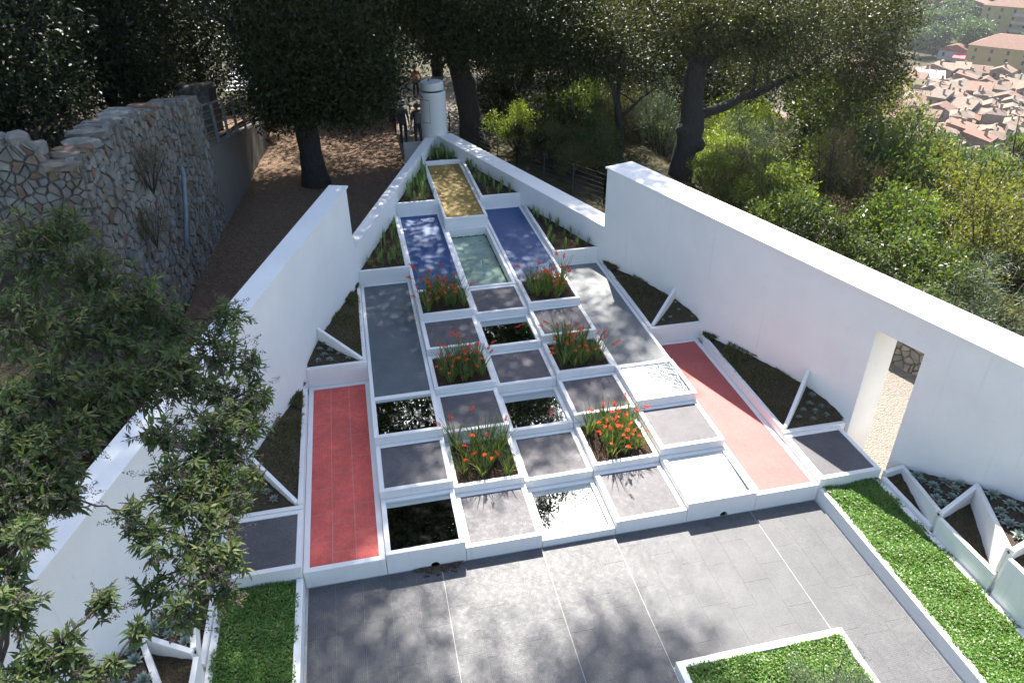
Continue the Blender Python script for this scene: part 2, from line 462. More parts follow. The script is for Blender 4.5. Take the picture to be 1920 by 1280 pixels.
def crown_cloud(blobs, n, rng, leaf=(.1, .045), clump=.22, per=14, shell=.5, jitter=.25):
    """Leaf clumps spread through a set of ellipsoids (cx,cy,cz,rx,ry,rz,weight)."""
    B = np.array(blobs, float); wgt = B[:, 6] / B[:, 6].sum()
    nc = max(1, n // per)
    k = rng.choice(len(B), nc, p=wgt)
    d = unit(rng.normal(size=(nc, 3))); r = shell + (1 - shell) * rng.random(nc) ** .7
    r = np.where(rng.random(nc) < .25, rng.random(nc), r)
    cen = B[k, :3] + d * r[:, None] * B[k, 3:6] * (1 + rng.normal(size=(nc, 1)) * .08)
    cen = np.repeat(cen, per, 0); dd = np.repeat(d, per, 0)
    P = cen + rng.normal(size=cen.shape) * clump
    D = unit(dd * .6 + rng.normal(size=P.shape) * .8 + np.array([0, 0, jitter]))
    s = rng.uniform(.7, 1.25, len(P))
    return leaves(P, D, leaf[0] * s, leaf[1] * s, rng, .22)

# ================================================================= GARDEN
X7, X8 = 6.94, 7.88
def rx(y): return 8.0 - (y - 1.0) / 3.0      # inner face of the right wall
def lx(y): return -1.0 + (y - 1.0) / 3.0     # inner face of the left wall
G = .003
ORD = ['', 'first', 'second', 'third', 'fourth', 'fifth', 'sixth']
ROW = ['front row', 'second row', 'third row', 'fourth row', 'fifth row', 'back row']

def arch_notch(x0, x1, z0, z1, cx, r):
    p = [(x0, z0), (cx - r, z0)]
    for k in range(1, 10):
        a = math.pi * (1 - k / 10); p.append((cx + r * math.cos(a), z0 + .10 + r * math.sin(a)))
    p += [(cx + r, z0), (x1, z0), (x1, z1), (x0, z1)]
    return p

def tray(name, label, cat, x0, x1, y0, y1, z, panel, base=-.1, w=.068, drop=.012, group=None, hole=None, panel_name='panel', tilt=0.0):
    t = empty(name, (x0, y0, 0), label, cat, group)
    x0 += G; x1 -= G; y0 += G; y1 -= G
    b = MB()
    if hole is None:
        b.ring(x0, x1, y0, y1, w, base, z)
    else:
        b.box(x0, x0 + w, y0 + w, y1, base, z); b.box(x1 - w, x1, y0 + w, y1, base, z)
        b.box(x0 + w, x1 - w, y1 - w, y1, base, z)
        b.extrude_y(arch_notch(x0, x1, base, z, hole, .055), y0, y0 + w)
    b.build('frame', 'trim', t, .006)
    if panel:
        q = [(x0 + w + .001, y0 + w + .001), (x1 - w - .001, y0 + w + .001), (x1 - w - .001, y1 - w - .001), (x0 + w + .001, y1 - w - .001)]
        MB().prism(q, z - drop - .06, [z - drop - tilt, z - drop - tilt, z - drop, z - drop]).build(panel_name, panel, t)
    return t

# cell heights found from the photograph
H = {(1, 0): .325, (1, 1): .452, (1, 2): .584, (2, 0): .212, (2, 1): .327, (2, 2): .487, (2, 3): .592, (2, 4): .715, (2, 5): .83,
     (3, 0): .105, (3, 1): .239, (3, 2): .348, (3, 3): .502, (3, 4): .615, (3, 5): .731,
     (4, 0): .212, (4, 1): .329, (4, 2): .475, (4, 3): .594, (4, 4): .705, (4, 5): .823, (5, 0): .314, (5, 1): .443, (5, 2): .582}
MIRR = [(1, 0), (3, 0), (5, 0), (1, 2), (3, 2), (5, 2), (3, 4)]
FLOW = [(2, 1), (4, 1), (2, 3), (4, 3), (2, 5), (4, 5)]
def soil_sheet(name, poly_fn, x0, x1, y0, y1, nx, ny, zf, mat, parent):
    V = []; F = []
    for j in range(ny + 1):
        for i in range(nx + 1):
            x, y = poly_fn(i / nx, j / ny); V.append((x, y, zf(x, y)))
    for j in range(ny):
        for i in range(nx):
            a = j * (nx + 1) + i; F.append((a, a + 1, a + nx + 2, a + nx + 1))
    b = MB().add(V, F); return b.build(name, mat, parent, smooth=True)

for (c, r), z in sorted(H.items()):
    where = f'{ORD[c]} of five across, {ROW[r]}'
    if (c, r) in MIRR:
        tray('mirror_tray', f'square mirror in white concrete frame, {where}', 'mirror', c, c + 1, r, r + 1, z, 'mirror_wet' if (c, r) == (5, 2) else 'mirror', drop=.03 if c < 5 else .015, tilt=.0 if c < 5 else .026,
             group='mirror squares of the stepped grid', hole={(1, 0): 1.60, (5, 0): 5.55}.get((c, r)), panel_name='mirror_sheet')
    elif (c, r) in FLOW:
        t = tray('flower_planter', f'square white planter of orange flowers, {where}', 'planter', c, c + 1, r, r + 1, z, None, group='square flower planters of the grid')
        rr = random.Random(c * 10 + r)
        soil_sheet('soil', lambda u, v, c=c, r=r: (c + .07 + .86 * u, r + .07 + .86 * v), 0, 1, 0, 1, 12, 12,
                   lambda x, y, z=z, rr=rr: z - .035 + rr.uniform(-.014, .016), 'soil', t)
    else:
        tray('mosaic_tray', f'square grey mosaic panel in white frame, {where}', 'mosaic panel', c, c + 1, r, r + 1, z, 'grey', group='grey mosaic squares of the grid')

# drain recess behind the two openings
for i, (cx, side) in enumerate(((1.60, 'left'), (5.55, 'right'))):
    MBd = MB(); n = 12; V = []; 
    prof = [(cx + .06 * math.cos(math.pi * k / n), .0 + .06 * math.sin(math.pi * k / n)) for k in range(n + 1)]
    for y in (.072, .40):
        V += [(p[0], y, p[1]) for p in prof]
    F = [(k, k + 1, k + n + 2, k + n + 1) for k in range(n)] + [tuple(range(n + 1, 2 * n + 2))]
    o = MBd.add(V, F).build('drain_pipe', 'dark', None)
    tag(o, f'dark drain opening at the foot of the front {side} mirror square', 'drain')

# long trays
t = tray('red_panel', 'long red mosaic panel of small sheets, on the left', 'panel', 0, 1, 0, 4, .262, None, w=.075)
rr = random.Random(3)
cols = [(.08, .355), (.359, .645), (.649, .918)]
for ci, (a, b) in enumerate(cols):
    y = .085 - (.12, .32, .0)[ci]
    while y < 3.91:
        y1 = y + .50
        ya, yb = max(y, .085), min(y1, 3.915)
        if yb - ya > .05:
            MB().box(a, b, ya + .0025, yb - .0025, .20, .248 + rr.uniform(-.0012, .0012)).build('mosaic_sheet', 'red', t)
        y = y1
MB().box(.076, .924, .076, 3.924, .15, .2462).build('joint_bed', 'joint', t)
tray('red_panel', 'long smooth red panel, half sunlit, on the right', 'panel', 6, X7, 0, 4, .262, 'redcoat', w=.075)
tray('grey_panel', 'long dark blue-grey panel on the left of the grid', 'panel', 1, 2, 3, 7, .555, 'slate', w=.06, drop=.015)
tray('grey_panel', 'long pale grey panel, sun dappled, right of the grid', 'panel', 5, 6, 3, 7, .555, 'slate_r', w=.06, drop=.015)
tray('blue_panel', 'long blue panel left of the small pond', 'panel', 2, 3, 6, 10, .775, 'blue', w=.06, drop=.018)
tray('blue_panel', 'long blue panel right of the small pond', 'panel', 4, 5, 6, 10, .775, 'blue', w=.06, drop=.018)
tray('yellow_panel', 'long ochre yellow panel near the pillar', 'panel', 3, 4, 9, 13, 1.0, 'ochre', w=.06, drop=.03)
tray('corner_panel', 'square grey mosaic panel at the foot of the left wall', 'mosaic panel', -1, 0, 0, 1, .375, 'grey')
tray('corner_panel', 'square grey mosaic panel before the doorway in the right wall', 'mosaic panel', X7, X8, 0, 1, .355, 'grey')

# pond
p = empty('pond', (3, 6, 0), 'small rectangular pond of milky green water with a thin jet pipe', 'pond')
MB().ring(3 + G, 4 - G, 6 + G, 9 - G, .07, -.1, .752).build('rim', 'trim', p, .006)
MB().box(3.072, 3.928, 6.072, 8.928, .40, .545).build('water', 'water', p)
MB().tube([(3.52, 7.25, .50), (3.52, 7.25, .72)], .012, 10).build('jet_pipe', 'nozzle', p)
b = MB()
for (x0, x1, y0, y1) in ((3.9, 3.929, 6.3, 8.9), (3.071, 3.085, 6.4, 8.8), (3.09, 3.91, 8.905, 8.929)):
    n = 26; V = []; F = []
    horiz = (x1 - x0) > (y1 - y0)
    for k in range(n + 1):
        s = k / n; wob = .5 + .5 * math.sin(k * 1.7) * math.cos(k * .63)
        if horiz: V += [(x0 + (x1 - x0) * s, y1, .552 + .03 * wob), (x0 + (x1 - x0) * s, y1 - (y1 - y0) * (.4 + .8 * wob), .5475)]
        else:
            xa, xb = (x1, x0) if x0 > 3.5 else (x0, x1)
            V += [(xa, y0 + (y1 - y0) * s, .552 + .035 * wob), (xa + (xb - xa) * (.4 + 1.0 * wob), y0 + (y1 - y0) * s, .5475)]
    for k in range(n): F.append((2 * k, 2 * k + 2, 2 * k + 3, 2 * k + 1))
    b.add(V, F)
b.build('algae_fringe', 'algae', p)
V, F = leaves(np.c_[RNG.uniform(3.12, 3.85, 75), RNG.uniform(6.2, 8.8, 75), np.full(75, .549)],
              np.c_[RNG.normal(size=(75, 2)), np.zeros(75)], RNG.uniform(.025, .07, 75), RNG.uniform(.015, .03, 75), RNG, .06, .05)
o = link('floating_leaves', npmesh('floating_leaves', V, F), p, 'floatleaf'); o['kind'] = 'stuff'
o.matrix_parent_inverse = Matrix.Translation(p.location).inverted()
V, F = crown_cloud([(3.80, 6.22, .57, .09, .10, .04, 1)], 220, RNG, (.035, .02), .02, 6)
o = link('water_weed', npmesh('water_weed', V, F), p, 'midgreen'); o.matrix_parent_inverse = Matrix.Translation(p.location).inverted()

# ---------------------------------------------------------------- side beds between the panels and the walls
def bed(side, k, top, label, soil='soil', mound=.0):
    """Triangular bed between a long panel and the garden wall; k=0 is the nearest."""
    y0 = 1.0 + 3 * k; y1 = y0 + 3
    if side > 0: xs = (X7 if k == 0 else 7 - k); xw = lambda y: rx(y) - .004
    else: xs = 0 + k; xw = lambda y: lx(y) + .004
    t = empty('triangular_bed', (xs, y0, 0), label, 'planter')
    w = .07
    b = MB()
    if k == 0:
        xa, xb = sorted((xs, xw(y0 + w)))
        b.box(xa, xb, y0 + G, y0 + w, -.1, top)
    else:
        xa, xb = sorted((xs, xw(y0)))
        b.prism([(xa, y0 + G), (xb, y0 + G), (xw(y0 + w) if side > 0 else xb, y0 + w), (xa if side > 0 else xw(y0 + w), y0 + w)], -.1, top)
    b.build('riser', 'trim', t, .006)
    b = MB()
    xa, xb = (xs + G, xs + w) if side > 0 else (xs - w, xs - G)
    b.box(xa, xb, y0 + w + .002, y1 - .23, -.1, top + (.012 if k else .02)); b.build('side_rim', 'trim', t, .006)
    rr = random.Random(k * 7 + side)
    def fn(u, v):
        y = y0 + w + v * (y1 - y0 - w - .05); xin = xs + side * .07; xo = xw(y)
        if side > 0: xo = max(xo, xin + .005)
        else: xo = min(xo, xin - .005)
        return (xin + (xo - xin) * u, y) if side > 0 else (xo + (xin - xo) * u, y)
    def zf(x, y):
        wall = xw(y); d = abs(x - xs) / max(.05, abs(wall - xs))
        return top - .03 + mound * d * math.sin(math.pi * min(1, max(0, (y - y0) / 3.0)) ** .6) + rr.uniform(-.012, .015)
    soil_sheet('soil', fn, 0, 1, 0, 1, 14, 34, zf, soil, t)
    return t

beds = {}
for k, top, mound in ((0, .39, .22), (1, .585, .17), (2, .86, .0), (3, 1.08, .0)):
    for side, nm in ((1, 'right'), (-1, 'left')):
        lab = {0: f'triangular bed of dry grass beside the red panel, {nm} wall', 1: f'triangular grassy bed beside the long grey panel, {nm} wall',
               2: f'triangular iris bed beside the blue panel, {nm} wall', 3: f'triangular iris bed beside the yellow panel, {nm} wall'}[k]
        beds[(side, k)] = bed(side, k, top + (.04 if (side < 0 and k == 1) else 0), lab, 'soil_dark' if k < 2 else 'soil', mound)
# apex bed
t = empty('triangular_bed', (3, 13, 0), 'small iris bed at the tip, below the pillar', 'planter')
MB().box(3 + G, 4 - G, 13 + G, 13.06, -.1, 1.07).build('riser', 'trim', t, .006)
soil_sheet('soil', lambda u, v: (lx(13.06 + v * 1.2) + (rx(13.06 + v * 1.2) - lx(13.06 + v * 1.2)) * u, 13.06 + v * 1.2), 0, 1, 0, 1, 8, 8,
           lambda x, y: 1.045 + random.uniform(-.01, .01), 'soil', t)
beds[(0, 4)] = t

def wedge_wall(b, p, q, zp, zq, w=.055, base=0.0):
    """thin wall from p to q whose top slopes from zp to zq."""
    d = Vector((q[0] - p[0], q[1] - p[1], 0)).normalized(); n = Vector((-d.y, d.x, 0)) * w / 2
    poly = [(p[0] - n.x, p[1] - n.y), (q[0] - n.x, q[1] - n.y), (q[0] + n.x, q[1] + n.y), (p[0] + n.x, p[1] + n.y)]
    b.prism(poly, base, [zp, zq, zq, zp]); return b
for side, k, p0, p1, z0, z1 in ((1, 0, (7.02, 1.10), (7.73, 1.80), .43, .88), (1, 1, (6.09, 4.10), (6.75, 4.74), .62, .945),
                                (-1, 0, (-.08, 1.10), (-.70, 1.86), .43, .72), (-1, 1, (.92, 4.10), (.24, 4.68), .66, 1.0)):
    o = wedge_wall(MB(), p0, p1, z0, z1, base=.1).build('partition', 'trim', beds[(side, k)], .005)
# gritty soil in the front corner of the lower beds
for side, k, top in ((1, 0, .39), (1, 1, .585), (-1, 0, .39), (-1, 1, .625)):
    y0 = 1.0 + 3 * k; xs = ((X7 if k == 0 else 6) if side > 0 else k); xw = rx if side > 0 else lx
    A = (xs + side * .10, y0 + .07); 
    def fn(u, v, A=A, y0=y0, xw=xw, side=side, xs=xs):
        yy = y0 + .07 + v * .72; span = abs(xw(yy) - xs) - .03
        a = xs + side * (.09 + v * span * .86); bb = xw(yy) - side * .006
        x = a + (bb - a) * u if side > 0 else bb + (a - bb) * u
        return (x, yy)
    def zf(x, y, y0=y0, xs=xs, top=top, k=k):
        d = min(1, abs(x - xs)); return top - .012 + (.27 if k == 0 else .24) * d * max(0, (y - y0 - .07) / .72) ** .9 + random.uniform(-.008, .008)
    soil_sheet('gritty_soil', fn, 0, 1, 0, 1, 12, 12, zf, 'gritty', beds[(side, k)])

# ---------------------------------------------------------------- zigzag planters along the grass strips
def zigzag(side, label):
    if side > 0: xs = X8; xw = lambda y: rx(y)
    else: xs = -1.0; xw = lambda y: lx(y)
    mir = lambda x: x
    t = empty('zigzag_planter', (xs, 0, 0), label, 'planter')
    S = side
    Pk = [(xs + S * .03, 0.0, .30), (xs + S * .03, -1.04, .52), (xs + S * .03, -2.02, .88), (xs + S * .03, -3.0, 1.15)]
    Wk = [(xw(.05) - S * .02, .05, .30), (xw(-.84) - S * .02, -.84, .69), (xw(-1.8) - S * .02, -1.80, 1.02), (xw(-2.8) - S * .02, -2.8, 1.3)]
    for i in range(4):
        wedge_wall(MB(), (Pk[i][0] + S * .031, Pk[i][1]), Wk[i][:2], Pk[i][2], Wk[i][2], .06, -.1).build('partition', 'trim', t, .005)
        if i < 3:
            wedge_wall(MB(), (Wk[i][0] - S * .032, Wk[i][1] - .03), (Pk[i + 1][0] + S * .031, Pk[i + 1][1] + .045), Wk[i][2] - .002, Pk[i + 1][2] - .002, .06, -.1).build('partition', 'trim', t, .005)
            lo = (.25, .47, .80)[i]
            xa, xb = sorted((xs + S * .002, xs + S * .06))
            MB().box(xa, xb, Pk[i + 1][1] + .03, Pk[i][1] - .035, -.1, lo).build('front_wall', 'trim', t, .005)
            # low dark triangle and raised gritty triangle
            tri = [(xs + S * .05, Pk[i][1] - .03), Wk[i][:2], (xs + S * .05, Pk[i + 1][1] + .03)]
            def fl(u, v, tri=tri):
                a = np.array(tri[0]) * (1 - v) + np.array(tri[2]) * v; w = np.array(tri[1]) * (1 - v) + np.array(tri[2]) * v
                q = a + (w - a) * u; return (q[0], q[1])
            soil_sheet('dark_soil', fl, 0, 1, 0, 1, 8, 14, lambda x, y, lo=lo: lo - .05 + random.uniform(-.012, .012), 'soil_dark', t)
            tri2 = [Wk[i][:2], Pk[i + 1][:2], Wk[i + 1][:2]]
            zt = [Wk[i][2], Pk[i + 1][2], Wk[i + 1][2]]
            def fh(u, v, tri=tri2):
                a = np.array(tri[0]) * (1 - v) + np.array(tri[2]) * v; q = a + (np.array(tri[1]) - a) * u; return (q[0], q[1])
            A = np.array([[*q, 1] for q in tri2]); co = np.linalg.solve(A, np.array(zt))
            soil_sheet('gritty_soil', fh, 0, 1, 0, 1, 10, 14, lambda x, y, co=co: co[0] * x + co[1] * y + co[2] - .05 + random.uniform(-.01, .01), 'gritty', t)
    return t, Pk, Wk
zz_r = zigzag(1, 'zigzag white planter under the right wall, beside the grass strip')
zz_l = zigzag(-1, 'zigzag white planter under the left wall, behind the leafy shrub')

# ---------------------------------------------------------------- courtyard paving
court = link('courtyard_paving', None); bpy.data.objects.remove(court)
court = MB().box(-.0, X7, -6.5, -.001, -.12, -.0025).build('courtyard_paving', 'joint', None); court['kind'] = 'structure'
rr = random.Random(11)
edges = [0.035]
strong = (1.5, 3.0, 4.0, 6.0)
xs_ = [0.03 + i * (X7 - .06) / 21 for i in range(22)]
for i in range(21):
    a, b = xs_[i], xs_[i + 1]
    y = -.015 - rr.choice((0, .22, .44, .1))
    first = True; top = -.012
    while top > -3.9:
        bot = y if first else top - .66
        first = False
        if top - bot > .03:
            g = .0007 if i not in (5, 9, 12, 18) else .007
            if not (a > 3.9 and b < 6.15 and top < -2.05):
                yb = bot if not (a > 3.9 and b < 6.15 and bot < -2.0) else -2.0
                MB().box(a + g, b - .0007, yb + .0009, top - .0009, -.04, rr.uniform(-.0006, .0006)).build('paving_slab', 'court', court)
        top = bot

# broken corner of the paving by the left drain
o = soil_sheet('broken_paving', lambda u, v: (1.33 + .60 * u + .04 * math.sin(7 * v), -.006 - v * (.02 + .12 * math.sin(math.pi * u) ** .7 * (.55 + .45 * math.sin(u * 23)))), 0, 1, 0, 1, 40, 5, lambda x, y: .005 + random.uniform(0, .008), 'rubble', None)
tag(o, 'patch of broken paving with brown earth under the left drain', 'broken paving')
rr = random.Random(4)
for k in range(14):
    x, y, s_ = rr.uniform(1.36, 1.9), rr.uniform(-.16, -.02), rr.uniform(.012, .03)
    MB().prism([(x - s_, y), (x - s_ * .2, y - s_ * .8), (x + s_, y - s_ * .3), (x + s_ * .6, y + s_ * .7)], .004, [.02, .026, .018, .022]).build('paving_chip', 'rubble', o)

# grass strips and the centre grass bed
def kerb_bed(name, label, x0, x1, y0, y1, z, w=.085, sides='LRTB'):
    t = empty(name, (x0, y0, 0), label, 'planter')
    b = MB()
    if 'L' in sides: b.box(x0 + G, x0 + w, y0, y1, -.1, z)
    if 'R' in sides: b.box(x1 - w, x1 - G, y0, y1, -.1, z)
    if 'T' in sides: b.box(x0 + (w if 'L' in sides else 0), x1 - (w if 'R' in sides else 0), y1 - w, y1, -.1, z)
    if 'B' in sides: b.box(x0 + (w if 'L' in sides else 0), x1 - (w if 'R' in sides else 0), y0, y0 + w, -.1, z)
    b.build('kerb', 'trim', t, .008)
    MB().box(x0 + w * .9, x1 - w * .9, y0 + .02, y1 - .02, -.05, z - .045).build('soil', 'soil_dark', t)
    return t
gs_l = kerb_bed('grass_strip', 'strip of green ground cover left of the dark courtyard', -1.0, 0, -4.5, -.004, .20, sides='LRB')
gs_r = kerb_bed('grass_strip', 'sunny strip of green ground cover right of the courtyard', X7, X8, -4.5, -.004, .205, sides='LRB')
gs_c = kerb_bed('grass_bed', 'rectangular bed of green ground cover sunk in the courtyard', 3.98, 6.0, -3.9, -2.0, .095, .085)

def carpet(parent, x0, x1, y0, y1, z, n, over=.02):
    P = np.c_[RNG.uniform(x0 - over, x1 + over, n), RNG.uniform(y0, y1 + over, n), np.zeros(n)]
    lump = .012 * np.sin(P[:, 0] * 11 + np.sin(P[:, 1] * 7)) + .012 * np.sin(P[:, 1] * 13 + P[:, 0] * 5)
    P[:, 2] = z + lump + RNG.uniform(-.022, .016, n)
    D = np.c_[RNG.normal(size=(n, 2)), RNG.uniform(-.2, .9, n)]
    V, F = leaves(P, D, RNG.uniform(.018, .033, n), RNG.uniform(.015, .025, n), RNG, .12, .5)
    o = link('ground_cover', npmesh('ground_cover', V, F), parent, 'carpet'); o['kind'] = 'stuff'
    o.matrix_parent_inverse = Matrix.Translation(parent.location).inverted()
carpet(gs_l, -.93, -.07, -3.2, -.02, .19, 30000)
carpet(gs_r, X7 + .08, X8 - .05, -4.0, -.02, .20, 44000)
carpet(gs_c, 4.06, 5.93, -3.4, -2.08, .085, 30000, .0)

# dry grass tufts in the lower side beds
def tufts(parent, pts, mat='grassy'):
    P = np.array(pts); n = len(P)
    D = np.c_[RNG.normal(size=(n, 2)) * .6, RNG.uniform(.35, 1, n)]
    V, F = leaves(P, D, RNG.uniform(.03, .09, n), RNG.uniform(.006, .013, n), RNG, .1, 1)
    o = link('grass_blades', npmesh('grass_blades', V, F), parent, mat); o['kind'] = 'stuff'
    o.matrix_parent_inverse = Matrix.Translation(parent.location).inverted()
for (side, k), top, mound in (((1, 0), .39, .22), ((-1, 0), .39, .22), ((1, 1), .585, .17), ((-1, 1), .625, .17)):
    pts = []
    y0 = 1 + 3 * k; xs = ((X7 if k == 0 else 6) if side > 0 else k); xw = rx if side > 0 else lx
    while len(pts) < 3600:
        y = random.uniform(y0 + .15, y0 + 2.9); u = random.random(); wx = xw(y)
        x = xs + side * .06 + (wx - xs - side * .06) * u
        if side * (x - (xs + side * .05)) < 0: continue
        if (y - y0 - .1) < .95 * abs(x - xs) : continue
        if math.sin(x * 9 + 2 * math.sin(y * 5)) + math.sin(y * 8 + x * 3) < -.6: continue
        d = abs(x - xs) / max(.05, abs(wx - xs))
        pts.append((x, y, top - .04 + mound * d * math.sin(math.pi * min(1, (y - y0) / 3.0)) ** .6))
    tufts(beds[(side, k)], pts)

# ================================================================= WALLS AND PILLAR
def wall_run(fx, nrm, y0, y1, zt0, zt1, th, base, name, label, door=None, cap=True, mat='white', seg=14):
    """Wall along the line x=fx(y) from y0 to y1, inner face on the line, thickness th outwards (nrm)."""
    t = empty(name, (fx(y0), y0, 0), label, 'wall')
    nx, ny = nrm
    zt = lambda y: zt0 + (zt1 - zt0) * (y - y0) / (y1 - y0)
    ys = sorted(set([y0 + (y1 - y0) * i / seg for i in range(seg + 1)] + (list(door[:2]) if door else [])))
    b = MB()
    for a, c in zip(ys[:-1], ys[1:]):
        lo = base
        if door and a >= door[0] - 1e-6 and c <= door[1] + 1e-6: lo = door[2]
        poly = [(fx(a), a), (fx(a) + nx * th, a + ny * th), (fx(c) + nx * th, c + ny * th), (fx(c), c)]
        if nx < 0: poly = poly[::-1]
        za, zc = zt(a), zt(c)
        zz = [za, za, zc, zc]
        if nx < 0: zz = zz[::-1]
        b.prism(poly, lo, zz)
    # merge the runs into one clean skin
    import bmesh
    me = b.mesh('wall_body'); bm = bmesh.new(); bm.from_mesh(me)
    bmesh.ops.remove_doubles(bm, verts=bm.verts, dist=1e-4)
    seen = {}
    for f in bm.faces:
        key = tuple(sorted(v.index for v in f.verts)); seen.setdefault(key, []).append(f)
    kill = [f for fs in seen.values() if len(fs) > 1 for f in fs]
    bmesh.ops.delete(bm, geom=kill, context='FACES')
    bm.to_mesh(me); bm.free()
    o = link('wall_body', me, t, mat); o.matrix_parent_inverse = Matrix.Translation(t.location).inverted()
    if cap:
        e = .03; ct = .035; b = MB()
        n2 = 10
        for i in range(n2):
            a = y0 + (y1 - y0) * i / n2; c = y0 + (y1 - y0) * (i + 1) / n2
            if i == n2 - 1: c += .03
            poly = [(fx(a) - nx * e, a - ny * e), (fx(a) + nx * (th + e), a + ny * (th + e)), (fx(c) + nx * (th + e), c + ny * (th + e)), (fx(c) - nx * e, c - ny * e)]
            if nx < 0: poly = poly[::-1]
            za, zc = zt(a), zt(c); z_lo = [za + .002, za + .002, zc + .002, zc + .002]; z_hi = [za + ct, za + ct, zc + ct, zc + ct]
            if nx < 0: z_lo = z_lo[::-1]; z_hi = z_hi[::-1]
            b.prism(poly, z_lo, z_hi)
        me = b.mesh('coping'); bm = bmesh.new(); bm.from_mesh(me); bmesh.ops.remove_doubles(bm, verts=bm.verts, dist=1e-4)
        seen = {}
        for f in bm.faces: seen.setdefault(tuple(sorted(v.index for v in f.verts)), []).append(f)
        bmesh.ops.delete(bm, geom=[f for fs in seen.values() if len(fs) > 1 for f in fs], context='FACES')
        bm.to_mesh(me); bm.free()
        o = link('coping', me, t, 'white'); o.matrix_parent_inverse = Matrix.Translation(t.location).inverted()
    return t
NR = (.9487, .3162); NL = (-.9487, .3162)
wall_run(rx, NR, -6.0, 6.86, 2.33, 2.60, .60, -1.3, 'garden_wall', 'tall white wall on the right with a doorway', door=(.29, .965, 2.03))
wall_run(lx, NL, -6.0, 6.93, 2.20, 2.62, .30, -.6, 'garden_wall', 'tall white wall on the left behind the leafy shrub')
wall_run(rx, NR, 6.862, 14.35, 1.378, 1.375, .45, -.6, 'garden_wall', 'low white wall on the right running to the pillar', cap=False)
wall_run(lx, NL, 6.932, 14.35, 1.39, 1.33, .24, -.6, 'garden_wall', 'low white wall on the left running to the pillar', cap=False)
p = empty('pillar', (3.53, 14.72, 0), 'round pale grey pillar with a flat lid at the garden tip', 'pillar')
MB().lathe([(.37, -.3), (.37, 2.50), (.355, 2.535)], (3.53, 14.72, 0), 48).build('drum', 'pillar', p, smooth=False)
MB().lathe([(.27, 2.536), (.27, 2.585)], (3.53, 14.72, 0), 40).build('neck', 'dark', p)
MB().lathe([(.30, 2.575), (.325, 2.585), (.325, 2.775), (.31, 2.79)], (3.53, 14.72, 0), 48).build('lid', 'pillar', p, .006)
for nm, r0, a0, a1, z0, z1, mt_ in (('hatch_gap', .3715, 196, 248, 1.72, 2.36, 'dark'), ('hatch', .3745, 197.5, 246.5, 1.735, 2.345, 'pillar')):
    V = []; F = []; n = 12
    for k in range(n + 1):
        a = math.radians(a0 + (a1 - a0) * k / n)
        for rr_, z in ((r0 - .01, z0), (r0, z0), (r0, z1), (r0 - .01, z1)):
            V.append((3.53 + rr_ * math.cos(a), 14.72 + rr_ * math.sin(a), z))
    for k in range(n):
        for q in range(3): F.append((4 * k + q, 4 * k + 4 + q, 4 * k + 5 + q, 4 * k + 1 + q))
    F.append((0, 1, 2, 3)); F.append((4 * n + 3, 4 * n + 2, 4 * n + 1, 4 * n))
    MB().add(V, F).build(nm, mt_, p)
o = MB().box(2.62, 3.2, 14.75, 15.15, -.3, 1.02).build('pillar_plinth', 'pillar', None)
tag(o, 'low pale block at the left foot of the round pillar', 'block')

# ================================================================= SMALL PLANTS
def blade_mesh(specs, rng, name, segs=5):
    """specs: list of (base xyz, azimuth, lean, length, width, arch)."""
    V = []; F = []
    for (bx, by, bz), az, lean, L, W, arch in specs:
        n0 = len(V); dx, dy = math.cos(az), math.sin(az); sx, sy = -dy, dx
        x, y, z = bx, by, bz; ang = lean
        for k in range(segs + 1):
            s = k / segs; w = W * (1 - s ** 2.2) * (.75 + .5 * min(1, s * 3)) * .5 + .0008
            V.append((x + sx * w, y + sy * w, z)); V.append((x - sx * w, y - sy * w, z))
            step = L / segs; x += dx * math.sin(ang) * step; y += dy * math.sin(ang) * step; z += math.cos(ang) * step
            ang += arch / segs
        for k in range(segs):
            a = n0 + 2 * k; F.append((a, a + 1, a + 3, a + 2))
    return npmesh(name, V, F)

# --- iris fans: flat fans of sword leaves
def iris_mesh(seed):
    r = random.Random(seed); sp = []; fan = r.uniform(0, math.pi)
    nl = r.randint(6, 8)
    for k in range(nl):
        s = (k / (nl - 1) - .5) * 2
        L = (.34 - .12 * abs(s)) * r.uniform(.85, 1.15)
        az = fan if s > 0 else fan + math.pi
        sp.append(((s * .028 * math.cos(fan), s * .028 * math.sin(fan), -.02), az + r.uniform(-.3, .3), abs(s) * .28 + r.uniform(0, .08), L, .030 * r.uniform(.8, 1.2), r.uniform(.0, .25)))
    return blade_mesh(sp, r, 'iris_leaves', 4)
iris_meshes = [iris_mesh(s) for s in range(6)]
for me in iris_meshes: me.materials.append(M['iris'])
def iris(x, y, z, label, s=1.0):
    o = link('iris', random.choice(iris_meshes)); o.location = (x, y, z); o.rotation_euler = (0, 0, random.uniform(0, 6.28))
    s *= random.uniform(.8, 1.15); o.scale = (s, s, s)
    return tag(o, label, 'iris', label)
for side, k, top, n, sc, lab in ((-1, 3, 1.05, 20, 1.12, 'iris fan in the bed left of the yellow panel'), (1, 3, 1.05, 18, .95, 'iris fan in the bed right of the yellow panel'),
                                 (-1, 2, .83, 20, .9, 'iris fan in the bed left of the left blue panel'), (1, 2, .83, 19, .85, 'iris fan in the bed right of the right blue panel')):
    y0 = 1 + 3 * k; xs = (7 - k) if side > 0 else k; xw = rx if side > 0 else lx
    got = []; tries = 0
    while len(got) < n and tries < 4000:
        tries += 1
        y = random.uniform(y0 + .15, y0 + 2.5); x = random.uniform(min(xs, xw(y)) + .11, max(xs, xw(y)) - .09) if abs(xw(y) - xs) > .22 else xs + (xw(y) - xs) * .6
        if all((x - a) ** 2 + (y - b) ** 2 > .03 for a, b in got):
            got.append((x, y)); iris(x, y, top, lab, sc)
got = []
tries = 0
